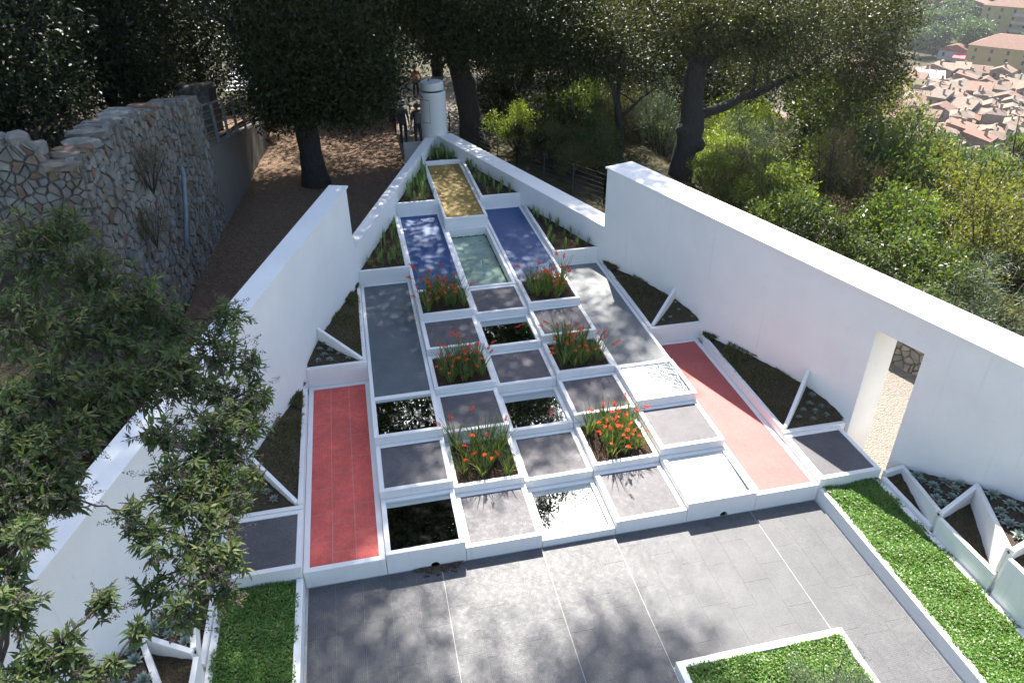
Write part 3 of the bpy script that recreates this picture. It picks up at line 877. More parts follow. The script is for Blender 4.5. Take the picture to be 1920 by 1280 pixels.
while len(got) < 17 and tries < 4000:
    tries += 1
    y = random.uniform(13.15, 13.85); a, b = lx(y) + .1, rx(y) - .1
    x = random.uniform(a, b)
    if all((x - c) ** 2 + (y - d) ** 2 > .010 for c, d in got):
        got.append((x, y)); iris(x, y, 1.04, 'iris fan in the small bed below the pillar', 1.0)

# --- montbretia clumps: arching leaves and orange flower sprays
def flower_mesh(seed):
    r = np.random.default_rng(seed); P = []; D = []
    for k in range(7):
        s = k / 6; c = np.array([.10 * s, 0, .02 * math.sin(s * 2.5)])
        for q in range(4):
            P.append(c); D.append(unit(np.array([.35, math.cos(q * 1.57 + k), math.sin(q * 1.57 + k)]) + r.normal(size=3) * .2))
    P = np.array(P); D = np.array(D); f = np.linspace(1.15, .55, 28)
    return leaves(P, D, .037 * f, .021 * f, r, .2)
def croc(seed, nleaf, nflow, hs=1.0):
    r = random.Random(seed)
    sp = []
    for _ in range(nleaf):
        a = r.uniform(0, 6.28); rad = r.uniform(0, .07)
        sp.append(((rad * math.cos(a), rad * math.sin(a), -.02), a + r.uniform(-.5, .5), r.uniform(.03, .42), r.uniform(.28, .5) * hs, r.uniform(.011, .019), r.uniform(.1, 1.1)))
    lm = blade_mesh(sp, r, 'leaves', 5); lm.materials.append(M['croc'])
    sprays = []
    for _ in range(nflow):
        a = r.uniform(0, 6.28); lean = r.uniform(.1, .35); L = r.uniform(.42, .62) * hs; pts = []; x = y = 0; z = 0; ang = lean
        for k in range(7):
            pts.append((x, y, z)); st = L / 6
            x += math.cos(a) * math.sin(ang) * st; y += math.sin(a) * math.sin(ang) * st; z += math.cos(ang) * st; ang += .16 + .12 * (k > 3)
        sb = MB().tube(pts, [.0035] * 5 + [.0025, .002], 4); sm = sb.mesh('flower_stem'); sm.materials.append(M['croc'])
        V, F = flower_mesh(r.randint(0, 99999))
        ca, sa = math.cos(a), math.sin(a); tilt = min(1.3, ang); 
        R1 = np.array([[math.sin(tilt), 0, -math.cos(tilt)], [0, 1, 0], [math.cos(tilt), 0, math.sin(tilt)]])
        R2 = np.array([[ca, -sa, 0], [sa, ca, 0], [0, 0, 1]])
        V = (V @ R1.T) @ R2.T + np.array(pts[-2])
        fm = npmesh('flower_spray', V, F); fm.materials.append(M['crocf']); sprays.append((sm, fm))
    return lm, sprays
kinds = [croc(s, 27, f, h) for s, f, h in ((1, 3, 1.3), (2, 1, 1.2), (3, 0, 1.05), (4, 4, 1.35), (5, 0, 1.3), (6, 1, .85))]
for (c, r) in FLOW:
    z = H[(c, r)] - .035
    n = 14 if (c, r) != (4, 1) else 17
    got = []; tries = 0
    while len(got) < n and tries < 3000:
        tries += 1
        x = random.uniform(c + .15, c + .85); y = random.uniform(r + .15, r + .86)
        if any((x - a) ** 2 + (y - b) ** 2 < .018 for a, b in got): continue
        if (c, r) == (2, 1) and y < r + .45 and random.random() < .5: continue
        if (c, r) == (4, 1) and x < c + .3 and y < r + .7: continue
        got.append((x, y))
        lm, sprays = random.choices(kinds, {(2, 3): (4, 2, .5, 4, .5, 1), (4, 1): (3, 2, 1, 2.5, 1, 1), (2, 1): (1, 2, 2, 1, 3, 2)}.get((c, r), (2, 2.5, 1.5, 2, 1.5, 1)))[0]
        lab = f'montbretia clump in the planter, {ORD[c]} of five across, {ROW[r]}'
        e = empty('montbretia', (x, y, z), lab, 'flower clump', lab, random.uniform(0, 6.28))
        s = random.uniform(.75, 1.0) * (1.05 if y > r + .5 else .85); e.scale = (s, s, s)
        link('leaves', lm, e)
        for sm, fm in sprays:
            so = link('flower_stem', sm, e); link('flower_spray', fm, so)

# --- pale rosettes
def rosette_mesh(seed):
    r = np.random.default_rng(seed); n = 26; a = np.arange(n) * 2.399; s = np.linspace(.15, 1, n)
    D = np.c_[np.cos(a) * s, np.sin(a) * s, 1.15 - s]
    return npmesh('rosette', *leaves(np.c_[np.cos(a) * .008, np.sin(a) * .008, np.zeros(n)], D, .035 + .05 * s, .020 + .016 * s, r, .12, .02))
ros = [rosette_mesh(s) for s in range(4)]
for me in ros: me.materials.append(M['rosette'])
def rosette(x, y, z, lab, s=1.0):
    o = link('succulent', random.choice(ros)); o.location = (x, y, z); s *= random.uniform(.85, 1.2); o.scale = (s, s, s)
    o.rotation_euler = (random.uniform(-.2, .2), random.uniform(-.2, .2), random.uniform(0, 6.28)); tag(o, lab, 'succulent', lab)
for side, k, top, lab, n, zk in ((1, 0, .39, 'pale succulent rosette beside the doorway in the right wall', 10, .27), (-1, 1, .625, 'pale succulent rosette behind the red panel by the left wall', 11, .24),
                         (-1, 0, .39, 'pale succulent rosette beside the left corner panel', 7, .27), (1, 1, .585, 'small pale rosette behind the right red panel', 5, .24)):
    y0 = 1 + 3 * k; xs = ((X7 if k == 0 else 6) if side > 0 else k); xw = rx if side > 0 else lx
    got = []; t_ = 0
    while len(got) < n and t_ < 3000:
        t_ += 1
        y = random.uniform(y0 + .16, y0 + .66); v = (y - y0 - .07) / .72; span = abs(xw(y) - xs) - .03
        lo, hi = .09 + v * span * .86 + .09, abs(xw(y) - xs) - .06
        if hi < lo: continue
        x = xs + side * random.uniform(lo, hi)
        if all((x - a) ** 2 + (y - b) ** 2 > .021 for a, b in got):
            got.append((x, y)); rosette(x, y, top + zk * min(1, abs(x - xs)) * v ** .9 + .01, lab, .8 if not (side > 0 and k == 1) else .5)
for (t, Pk, Wk), side, nm in ((zz_r, 1, 'right'), (zz_l, -1, 'left')):
    for i in range(3):
        tri = np.array([Wk[i][:2], Pk[i + 1][:2], Wk[i + 1][:2]]); zt = np.array([Wk[i][2], Pk[i + 1][2], Wk[i + 1][2]])
        got = []; t_ = 0
        while len(got) < 10 and t_ < 2000:
            t_ += 1; b_ = np.random.default_rng(t_ + i * 5000 + (side > 0)).dirichlet((1.2, 1.2, 1.2)); q = b_ @ tri
            if b_.min() < .09: continue
            if all(((q - g) ** 2).sum() > .016 for g in got):
                got.append(q); rosette(q[0], q[1], b_ @ zt - .03, f'pale succulent rosette in the zigzag planter under the {nm} wall', 1.05)

# ================================================================= GROUND AROUND
def hill_z(x, y):
    """Terrain outside the garden; falls to the town on the right and beyond."""
    x = np.asarray(x, float); y = np.asarray(y, float)
    d = np.maximum(0, x - 10.6 - 0.04 * (y - 2))                      # hillside to the right
    z = -.45 - .12 * d - .48 * np.logaddexp(0, (d - 12) * .8) / .8 - .9 * (1 - np.exp(-d / 2.0))
    back = np.maximum(0, y - 30)                                       # and behind
    z = np.minimum(z, -.45 - .30 * np.maximum(0, back - 6) - .06 * back)
    z = z - .45 * np.clip((10.2 - y) / 2, 0, 1) * np.clip((13 - x) / 1.5, 0, 1)
    z = -60 + np.logaddexp(0, (z + 60) * .35) / .35                    # flatten into the plain
    z += .5 * np.sin(x * .23) * np.sin(y * .19 + 1) * np.clip(d / 12, 0, 1)
    return z
xs_g = np.unique(np.concatenate([np.linspace(-14, 40, 91), 40 + np.linspace(0, 1, 60) ** 2 * 2600, -14 - np.linspace(0, 1, 30) ** 2 * 2200]))
ys_g = np.unique(np.concatenate([np.linspace(-12, 45, 80), 45 + np.linspace(0, 1, 60) ** 2 * 3600, -12 - np.linspace(0, 1, 14) ** 2 * 500]))
XX, YY = np.meshgrid(xs_g, ys_g); ZZ = hill_z(XX, YY) 
V = np.stack([XX, YY, ZZ], -1).reshape(-1, 3); nx = len(xs_g); ny = len(ys_g)
ii = np.arange(nx * ny).reshape(ny, nx)
F = np.stack([ii[:-1, :-1], ii[:-1, 1:], ii[1:, 1:], ii[1:, :-1]], -1).reshape(-1, 4)
o = link('hillside', npmesh('hillside', V, F, True), None, 'hill'); o['kind'] = 'structure'

def sheet(name, fn, nx, ny, zf, mat, kind='structure'):
    o = soil_sheet(name, fn, 0, 1, 0, 1, nx, ny, zf, mat, None)
    o['kind'] = kind; return o
# the earth yard left of the garden
LT = .31
def court_fn(u, v):
    y = -7 + 27.5 * v; xr = min(lx(y) - LT * .9, 3.0) if y < 14.6 else 2.6 + max(0, 0) ; xl = -2.35
    return (xl + (xr - xl) * u, y)
sheet('earth_yard', court_fn, 40, 90, lambda x, y: .40 + .03 * math.sin(x * 2.1) * math.sin(y * 1.3) + (.5 * max(0, (y - 14.5) / 6) * 0), 'earth')
# the walk at the tip of the garden, where people stand, and the gravel path round the right side
def walk_fn(u, v): y = 15.2 + 16 * v; return (2.605 + (2.4 + .16 * (y - 15) + .25 * math.sin(y * .9)) * u, y)
sheet('tip_path', walk_fn, 20, 40, lambda x, y: -.38 + .008 * math.sin(x * 5 + y), 'path')
def path_fn(u, v):
    y = -8 + 25 * v; xi = rx(min(y, 14.3)) + .03; w = 4.0 if y < 7 else max(1.9, 4.0 - (y - 7) * .8)
    return (xi + w * u, y)
sheet('gravel_path', path_fn, 14, 70, lambda x, y: (-.55 if y < 5 else min(-.40, -.55 + .05 * (y - 5))) + .008 * math.sin(7 * x + 3 * y), 'path')
# upper walk behind the railing, on the left
def up_fn(u, v): y = 9.5 + 12 * v; return (-2.30 - 9 * (1 - u), y)
sheet('upper_walk', up_fn, 16, 30, lambda x, y: 2.36 - .166 * max(0, y - 10.8) + .02 * math.sin(4 * x + y) + .10 * max(0, -3.6 - x), 'earth')
sheet('upper_ground', lambda u, v: (-2.75 - 20 * (1 - u), -4 + 13.52 * v), 10, 14, lambda x, y: 2.5 + .02 * math.sin(3 * x), 'soil_dark')
# stepped pale landing far behind the yard
gt = empty('garden_steps', (-3.6, 31, 0), 'sunlit pale stone steps seen through the dark trees', 'steps')
for k in range(9):
    MB().box(-4.35, -2.75, 29.6 + k * .42, 29.6 + (k + 1) * .42 - .012, -1.2, -.62 + k * .10).build('step', 'pillar', gt, .01)
MB().tube([(-3.55, 29.6, .2), (-3.55, 33.4, 1.1)], .018, 6).build('handrail', 'rail_dark', gt)
for k in range(4): MB().tube([(-3.55, 29.62 + k * 1.25, -.6 + k * .29), (-3.55, 29.62 + k * 1.25, .2 + k * .295)], .015, 6).build('rail_post', 'rail_dark', gt)

# ================================================================= RUBBLE WALLS
def clip(poly, p, n):
    out = []; m_ = len(poly)
    for i in range(m_):
        a = poly[i]; b = poly[(i + 1) % m_]
        da = (a[0] - p[0]) * n[0] + (a[1] - p[1]) * n[1]; db = (b[0] - p[0]) * n[0] + (b[1] - p[1]) * n[1]
        if da <= 0: out.append(a)
        if (da < 0) != (db < 0) and abs(da - db) > 1e-12:
            s = da / (da - db); out.append((a[0] + (b[0] - a[0]) * s, a[1] + (b[1] - a[1]) * s))
    return out
def stones(W, topf, zb, sw, sh, rng):
    """Voronoi-like stones on a wall face of width W; returns polygons in (t,z)."""
    seeds = []; row = 0; z = zb + sh * .5
    while z < 5.2:
        t = -sw * (1.5 + .5 * (row % 2))
        while t < W + 1.8 * sw:
            seeds.append((t + rng.normal() * sw * .5, z + rng.normal() * sh * .5)); t += sw * rng.uniform(.55, 1.5)
        z += sh; row += 1
    S = np.array(seeds); out = []
    for i, s in enumerate(S):
        if not (-sw * 1.2 < s[0] < W + sw * 1.2) or s[1] > topf(min(max(s[0], 0), W)) + .02 or s[1] < zb: continue
        d = ((S - s) ** 2 * np.array([1, (sw / sh) ** 2])).sum(1); nb = np.argsort(d)[1:15]
        poly = [(max(0, s[0] - sw * 1.3), max(zb - .05, s[1] - sh * 1.3)), (min(W, s[0] + sw * 1.3), max(zb - .05, s[1] - sh * 1.3)), (min(W, s[0] + sw * 1.3), s[1] + sh * 1.1), (max(0, s[0] - sw * 1.3), s[1] + sh * 1.1)]
        for j in nb:
            q = S[j]; mid = (s + q) / 2; n = (q - s)
            poly = clip(poly, mid, n)
            if len(poly) < 3: break
        if len(poly) >= 3 and np.ptp([q[0] for q in poly]) > .05 and np.ptp([q[1] for q in poly]) > .05: out.append((s, poly))
    return out
def stone_wall(name, label, p0, p1, topf, zb, th, sw, sh, seed, limit=300, cap_stones=True):
    rng = np.random.default_rng(seed)
    p0 = Vector((*p0, 0)); p1 = Vector((*p1, 0)); W = (p1 - p0).length; d = (p1 - p0).normalized(); nrm = Vector((-d.y, d.x, 0))   # outward: left of p0->p1
    t = empty(name, (p0.x, p0.y, 0), label, 'stone wall')
    # mortar core with a ragged top
    n = max(8, int(W / .12)); V = []; F = []
    for i in range(n + 1):
        s = W * i / n; z = topf(s) - .03 + rng.normal() * .03
        for off in (-.012, -th): 
            q = p0 + d * s + nrm * off; V += [(q.x, q.y, zb), (q.x, q.y, z)]
    for i in range(n):
        a = 4 * i; b = a + 4
        F += [(a, b, b + 1, a + 1), (a + 2, a + 3, b + 3, b + 2), (a + 1, b + 1, b + 3, a + 3)]
    F += [(0, 1, 3, 2), (4 * n, 4 * n + 2, 4 * n + 3, 4 * n + 1)]
    MB().add(V, F).build('mortar_core', 'mortar', t)
    polys = stones(W, topf, zb, sw, sh, rng)
    polys.sort(key=lambda e: -e[0][1])
    rest = MB()
    for i, (s, poly) in enumerate(polys):
        m_ = len(poly); c = np.mean(poly, 0); P = np.array(poly)
        dist = np.linalg.norm(P - c, axis=1, keepdims=True)
        P = c + (P - c) * np.clip(1 - rng.uniform(.006, .018) / np.maximum(dist, .03), .5, 1)
        # cut the corners a little and roughen
        Q = []
        for k in range(m_):
            a, b, e = P[k - 1], P[k], P[(k + 1) % m_]
            Q.append(b + (a - b) * rng.uniform(.05, .22)); Q.append(b + (e - b) * rng.uniform(.05, .22))
        Q = np.array(Q) + rng.normal(size=(len(Q), 2)) * .006; m_ = len(Q)
        pro = rng.uniform(.006, .05); ins = rng.uniform(.78, .93); tiltx, tilty = rng.normal(size=2) * .12
        V = []; 
        for ring, dep, sc in ((0, -.03, 1.0), (1, pro * .55, .97), (2, pro, ins)):
            for q in Q:
                u = c + (q - c) * sc; dd = dep + (0 if ring == 0 else ((q - c)[0] * tiltx + (q - c)[1] * tilty) * .4)
                w_ = p0 + d * u[0] + nrm * dd; V.append((w_.x, w_.y, u[1]))
        F = [tuple(range(2 * m_, 3 * m_))]
        for r_ in range(2):
            for k in range(m_): F.append((r_ * m_ + k, r_ * m_ + (k + 1) % m_, (r_ + 1) * m_ + (k + 1) % m_, (r_ + 1) * m_ + k))
        if i < limit and np.ptp(Q[:, 0]) > .08: MB().add(V, F).build('stone', 'stone', t)
        else: rest.add(V, F)
    if rest.v:
        o = rest.build('small_stones', 'stone', t); o['kind'] = 'stuff'
    if cap_stones:
        s = 0.0
        while s < W - .1:
            L = rng.uniform(.16, .36); z = topf(s + L / 2); hh = rng.uniform(.02, .11)
            V = []; 
            m8 = 9
            for lvl, sc in ((-.07, .95), (hh * .5, 1.0), (hh, .72)):
                for k in range(m8):
                    a = 2 * math.pi * k / m8; rr_ = 1 + rng.normal() * .09
                    ss = s + L / 2 + math.cos(a) * L * .55 * sc * rr_; oo = -th / 2 + math.sin(a) * th * .58 * sc * rr_
                    q = p0 + d * ss + nrm * oo; V.append((q.x, q.y, z + lvl + rng.normal() * .012))
            F = [tuple(range(2 * m8, 3 * m8))]
            for r_ in range(2):
                for k in range(m8): F.append((r_ * m8 + k, r_ * m8 + (k + 1) % m8, (r_ + 1) * m8 + (k + 1) % m8, (r_ + 1) * m8 + k))
            MB().add(V, F).build('coping_stone', 'stone', t); s += L * .95
    return t
# main run (towards the viewer) and the return that faces the viewer
def top_main(s):
    y = 11.45 - s
    return float(np.interp(y, [5.0, 5.4, 6.2, 7.4, 9.5, 11.5], [3.98, 4.10, 4.12, 4.03, 3.72, 3.32])) + .05 * math.sin(s * 5.1)
stone_wall('stone_wall', 'long rubble stone wall with broken top, below the railing end', (-2.08, 11.45), (-2.67, 4.90), top_main, .3, .5, .185, .13, 5)
def top_ret(s): return float(np.interp(s, [0, .35, .55, 1.2, 3.5], [4.0, 3.86, 4.3, 4.5, 4.72])) + .05 * math.sin(s * 4)
stone_wall('stone_wall', 'rubble stone wall stub facing the viewer at the left edge', (-2.685, 4.89), (-6.2, 5.0), top_ret, .3, .3, .155, .112, 9)
# stained retaining wall under the railing
rw_ = empty('retaining_wall', (-2.05, 11.5, 0), 'dark stained retaining wall under the railing', 'wall')
V = []; F = []; n = 30
for i in range(n + 1):
    y = 11.45 + 6.6 * i / n; x = -2.08 + .55 * (y - 11.45) / 6.6; z = 2.27 - .166 * (y - 11.45)
    wob = .012 * math.sin(y * 6)
    V += [(x + .03 + wob, y, .25), (x + wob, y, z), (x - .3, y, z), (x - .3, y, .25)]
for i in range(n):
    a = 4 * i
    for q in range(3): F.append((a + q, a + q + 1, a + q + 5, a + q + 4))
F += [(4 * n, 4 * n + 1, 4 * n + 2, 4 * n + 3)]
MB().add(V, F).build('wall_body', 'stained', rw_)
# small stone pier on the upper walk
stone_wall('stone_pier', 'short stone pier behind the left railing', (-2.55, 15.6), (-3.5, 15.9), lambda s: 2.75 + .06 * math.sin(s * 7), 1.3, .45, .22, .17, 21)

# ================================================================= RAILINGS AND PIPE
rl = empty('railing', (-2.05, 11.5, 2.2), 'metal railing on the retaining wall, left of the trees', 'railing')
def rp(y): return (-2.14 + .55 * (y - 11.45) / 6.6, y, 2.26 - .166 * (y - 11.45))
for k in range(7):
    y = 11.55 + k * 1.05; x, _, z = rp(y); MB().box(x - .035, x + .035, y - .012, y + .012, z - .05, z + .96).build('post', 'rail', rl)
for j in range(6):
    a = rp(11.5); b = rp(17.95); h = .16 + j * .16
    MB().tube([(a[0], a[1], a[2] + h), (b[0], b[1], b[2] + h)], .02 if j == 5 else .011, 6).build('top_rail' if j == 5 else 'rail', 'rail', rl)
def railing(label, pts, h, nbar, mat='rail_dark', step=1.3):
    t = empty('railing', pts[0], label, 'railing')
    pts = [Vector(p) for p in pts]
    for a, b in zip(pts[:-1], pts[1:]):
        L = (b - a).length; n = max(1, round(L / step))
        for k in range(n + 1):
            q = a + (b - a) * k / n; MB().box(q.x - .016, q.x + .016, q.y - .016, q.y + .016, q.z - .1, q.z + h).build('post', mat, t)
        for j in range(nbar):
            hh = h * (j + 1) / nbar; MB().tube([a + Vector((0, 0, hh)), b + Vector((0, 0, hh))], .013 if j == nbar - 1 else .009, 5).build('rail', mat, t)
railing('dark railing along the path outside the low right wall', [(9.3, 9.6, -.42), (8.05, 12.6, -.42), (6.2, 15.8, -.37), (5.0, 19.2, -.37), (4.1, 23.0, -.37)], .85, 6)
railing('dark railing behind the people left of the pillar', [(1.7, 24.0, -.5), (3.4, 21.9, -.5), (4.3, 21.0, -.5)], .95, 6, step=.9)
pp = MB(); pp.tube([(-2.30, 8.9, 2.62), (-2.22, 8.85, 2.66), (-2.17, 8.7, 2.55), (-2.20, 8.2, 1.9), (-2.25, 7.75, 1.35)], .045, 10)
o = pp.build('drain_pipe', 'pipe', None, smooth=True); tag(o, 'grey plastic pipe hanging down the rubble stone wall', 'pipe')
# low stone kerb wall across the path outside the doorway
stone_wall('stone_wall', 'low stone wall beyond the path, seen through the doorway', (12.25, -.6), (10.30, 5.2), lambda s: .12 + .04 * math.sin(s * 3), -1.3, .35, .20, .13, 33)

# ================================================================= TREES
def limb_path(p, q, r0, r1, rng, n=7, sag=.0, wob=.12):
    p = np.array(p, float); q = np.array(q, float); L = np.linalg.norm(q - p); pts = []; rad = []
    for k in range(n + 1):
        s = k / n; w = rng.normal(size=3) * wob * L * .12 * math.sin(math.pi * s)
        a = p + (q - p) * s + w; a[2] += sag * L * math.sin(math.pi * s)
        pts.append(tuple(a)); rad.append(r0 + (r1 - r0) * s ** .8)
    return pts, rad
def tree(name, label, base, trunk, limbs, blobs, nleaf, leaf, mat='oak', clump=.24, per=16, seed=0, group=None, knots=()):
    """trunk: list of (xyz, radius); limbs: list of (from, to, r0, r1)."""
    rng = np.random.default_rng(seed)
    t = empty(name, base, label, 'tree', group)
    b = MB(); pts = [p for p, r in trunk]; rad = [r for p, r in trunk]
    # densify and roughen the trunk
    P = []; Rr = []
    for i in range(len(pts) - 1):
        for k in range(4):
            s = k / 4; P.append(tuple(np.array(pts[i]) * (1 - s) + np.array(pts[i + 1]) * s + rng.normal(size=3) * .02 * rad[i])); Rr.append((rad[i] * (1 - s) + rad[i + 1] * s) * (1 + rng.normal() * .05))
    P.append(pts[-1]); Rr.append(rad[-1])
    Rr[0] *= 1.35; Rr[1] *= 1.12
    b.tube(P, Rr, 14)
    for p, r in knots:
        b.lathe([(r * .05, -r), (r * .7, -r * .7), (r, 0), (r * .7, r * .7), (r * .05, r)], p, 10)
    for a, c, r0, r1 in limbs:
        q, rr = limb_path(a, c, r0, r1, rng); b.tube(q, rr, 8)
        for _ in range(3):
            k = rng.integers(3, 7); e = np.array(q[k]) + rng.normal(size=3) * np.array([1.3, 1.3, .9]) + np.array([0, 0, .6])
            q2, r2 = limb_path(q[k], e, rr[k] * .6, .012, rng, 5); b.tube(q2, r2, 5)
    me = b.mesh('trunk', True); o = link('trunk', me, t, 'bark'); o.matrix_parent_inverse = Matrix.Translation(t.location).inverted()
    if nleaf:
        V, F = crown_cloud(blobs, nleaf, rng, leaf, clump, per)
        o = link('crown', npmesh('crown', V, F), t, mat); o.matrix_parent_inverse = Matrix.Translation(t.location).inverted()
    return t

# tree A: thick trunk in the earth yard
tree('holm_oak', 'dark oak with thick bare trunk in the earth yard', (.04, 13.9, .4),
     [((.04, 13.9, .3), .36), ((.02, 13.95, 1.3), .30), ((-.02, 14.0, 2.6), .29), ((0, 14.1, 3.8), .27), ((.1, 14.3, 5.2), .22)],
     [((0, 14, 2.9), (-2.6, 13.6, 6.0), .15, .03), ((0, 14, 3.6), (2.6, 14.6, 6.5), .14, .03), ((.05, 14.2, 4.6), (-.6, 16.4, 9.0), .13, .03), ((.1, 14.3, 5.1), (.8, 13.0, 9.5), .14, .03), ((0, 14.1, 4.2), (-2.4, 16.5, 7.5), .12, .03)],
     [(-.3, 14.8, 3.5, 1.2, 1.6, 1.1, 1.0), (1.3, 14.4, 3.3, 1.5, 1.5, 1.25, 1.1), (.1, 15.6, 3.6, 2.0, 1.6, 1.2, .9), (.2, 14.2, 5.5, 2.6, 2.4, 1.6, 1.8), (.1, 13.1, 3.9, 1.5, 1.0, 1.0, 1.2), (-.6, 13.4, 2.9, .6, .6, .6, .4), (1.7, 13.3, 3.4, 1.2, .9, 1.0, .8), (.9, 13.3, 2.7, .9, .6, .55, .35), (-.1, 13.0, 2.9, 1.2, .5, .5, .45), (-.6, 14.8, 7.6, 3.6, 3.2, 2.2, 1.8), (.6, 14.0, 10, 3.0, 3.0, 2.0, 1.2), (1.2, 14.2, 2.5, .9, .7, .6, .25)],
     82000, (.115, .05), seed=1)
# tree B: far trunk left of the pillar
tree('holm_oak', 'dark forked oak far behind, left of the pillar lid', (2.6, 23.6, -.5),
     [((2.6, 23.6, -.6), .55), ((2.6, 23.6, .8), .45), ((2.7, 23.7, 2.0), .42), ((2.55, 23.8, 3.6), .32)],
     [((2.7, 23.7, 1.9), (4.6, 23.4, 5.2), .22, .05), ((2.6, 23.7, 2.6), (.4, 23.8, 6.2), .22, .05), ((2.6, 23.8, 3.5), (2.6, 24.5, 8.5), .2, .04)],
     [(1.2, 24.2, 4.2, 2.6, 2.0, 1.5, 1.2), (1.0, 22.6, 3.2, 1.5, 1.0, 1.0, .5), (4.6, 22.6, 3.7, 1.4, 1.0, .8, .5), (2.8, 22.6, 4.2, 2.0, 1.0, 1.2, .8), (4.6, 23.6, 4.0, 1.9, 1.8, 1.3, 1), (2.8, 24, 6.4, 3.6, 3.2, 2.4, 1.6), (2.0, 23.5, 9.8, 3.6, 3.4, 2.6, 1.4), (3.4, 23.0, 13.2, 3.0, 3.0, 2.0, 1.0)],
     44000, (.15, .065), seed=2)
# tree C: leaning trunk right of the pillar with the crown that shades the garden
tree('holm_oak', 'big leaning oak right of the pillar, crown over the garden tip', (5.3, 18.8, -.3),
     [((5.3, 18.8, -.45), .45), ((5.2, 18.8, .8), .38), ((5.05, 18.7, 1.8), .38), ((4.75, 18.5, 2.9), .34), ((4.2, 18.2, 4.6), .28), ((3.8, 17.6, 7.0), .22)],
     [((4.9, 18.6, 2.5), (7.6, 18.4, 5.6), .2, .04), ((4.3, 18.2, 4.4), (1.6, 16.8, 8.2), .18, .04), ((3.8, 17.6, 6.8), (4.4, 14.2, 11.5), .17, .03), ((3.8, 17.6, 6.9), (2.6, 18.6, 12.5), .16, .03), ((4.2, 18.2, 4.8), (5.6, 16.2, 9.5), .15, .03)],
     [(5.9, 18.6, 4.3, 2.2, 1.8, 1.3, 1.3), (6.2, 17.0, 3.6, 1.6, 1.0, 1.0, .9), (4.4, 17.2, 3.5, 1.2, .6, .7, .55), (5.4, 17.2, 3.3, 1.0, .6, .7, .5), (4.0, 16.9, 4.4, 1.4, .9, .9, .7), (7.6, 17.4, 3.2, 1.5, 1.1, .9, .8), (9.0, 18.2, 3.4, 1.4, 1.2, 1.2, .7), (7.9, 18.8, 4.6, 1.9, 1.8, 1.5, 1.1), (3.2, 17.6, 5.4, 2.0, 2.0, 1.4, .9), (5.0, 17.6, 7.4, 3.2, 3.0, 2.2, 1.4)],
     56000, (.12, .052), seed=3)
# upper canopy of tree C: separate high sprays whose gaps let the sun through
def add_crown(tree_obj, blobs, n, leaf, mat, seed, clump=.3, per=22):
    V, F = crown_cloud(blobs, n, np.random.default_rng(seed), leaf, clump, per, .3)
    o = link('crown', npmesh('crown', V, F), tree_obj, mat); o.matrix_parent_inverse = Matrix.Translation(tree_obj.location).inverted()
oakC = [o for o in C.objects if o.get('label', '').startswith('big leaning oak')][0]
add_crown(oakC, [(3.6, 15.6, 11.0, 2.9, 2.6, 1.7, 1.2), (1.2, 15.0, 11.5, 2.6, 2.6, 1.8, 1.1), (5.0, 16.2, 13.4, 2.3, 2.4, 1.6, .8), (2.6, 14.4, 14.2, 3.0, 2.6, 1.6, 1.0),
                 (4.4, 13.2, 12.2, 1.6, 1.6, 1.0, .45), (0.2, 13.2, 13.0, 2.4, 2.0, 1.5, .8), (5.8, 17.4, 10.8, 1.5, 1.6, 1.3, .5), (2.2, 12.4, 15.6, 2.0, 1.6, 1.2, .5), (2.8, 10.5, 15.4, 1.0, 1.0, .7, .2), (4.9, 11.6, 17.3, 1.1, 1.2, .8, .18), (-1.6, 12.4, 13.5, 2.2, 2.0, 1.5, .7), (-3.4, 13.2, 13.5, 2.0, 2.0, 1.5, .5), (-.2, 10.6, 15.6, 2.0, 1.5, 1.1, .5), (-2.4, 10.4, 15.8, 1.8, 1.5, 1.1, .4), (1.6, 16.8, 9.2, 2.6, 2.2, 1.5, .8), (2.6, 16.0, 16.4, 2.6, 2.4, 1.4, .8), (5.7, 14.6, 14.6, 1.3, 1.5, 1.0, .3)],
          84000, (.15, .062), 'oak', 31, .29, 40)
add_crown(oakC, [(7.0, 17.8, 10.2, 1.7, 1.6, 1.6, 1), (7.2, 18.8, 13.0, 1.7, 1.6, 1.6, 1), (6.3, 17.2, 8.6, 1.5, 1.4, 1.2, .8), (7.3, 16.6, 16.0, 1.0, 1.2, 1.3, .3), (8.4, 21.5, 13.5, 2.2, 2.0, 2.0, .8), (8.0, 14.7, 12.4, .7, .9, .6, .12), (8.3, 15.7, 14.2, .8, .9, .7, .12)], 34000, (.14, .06), 'oak', 32, .22, 16)
oakA = [o for o in C.objects if o.get('label', '').startswith('dark oak with thick bare')][0]
add_crown(oakA, [(-.6, 11.2, 17.4, 2.6, 2.3, 1.4, 1), (-3.2, 11.2, 17.2, 2.4, 2.2, 1.4, .8), (1.3, 9.8, 17.6, 1.6, 1.5, 1.0, .35), (1.0, 12.2, 13.2, 2.0, 1.6, 1.3, .7), (.2, 11.2, 11.6, 1.6, 1.4, 1.0, .4), (-1.8, 13.6, 11.0, 2.2, 2.0, 1.5, .6), (2.4, 11.8, 12.2, 1.2, 1.2, .8, .25), (1.9, 13.2, 12.0, 1.8, 1.6, 1.3, .7), (1.2, 11.0, 12.4, 1.6, 1.5, 1.0, .5), (6.1, 12.3, 17.7, 1.0, 1.0, .6, .22), (5.0, 11.4, 17.6, 1.1, .9, .6, .22), (6.5, 11.2, 18.0, .7, .7, .5, .12)], 68000, (.15, .062), 'oak', 33, .29, 40)
oakB = [o for o in C.objects if o.get('label', '').startswith('dark forked oak')][0]
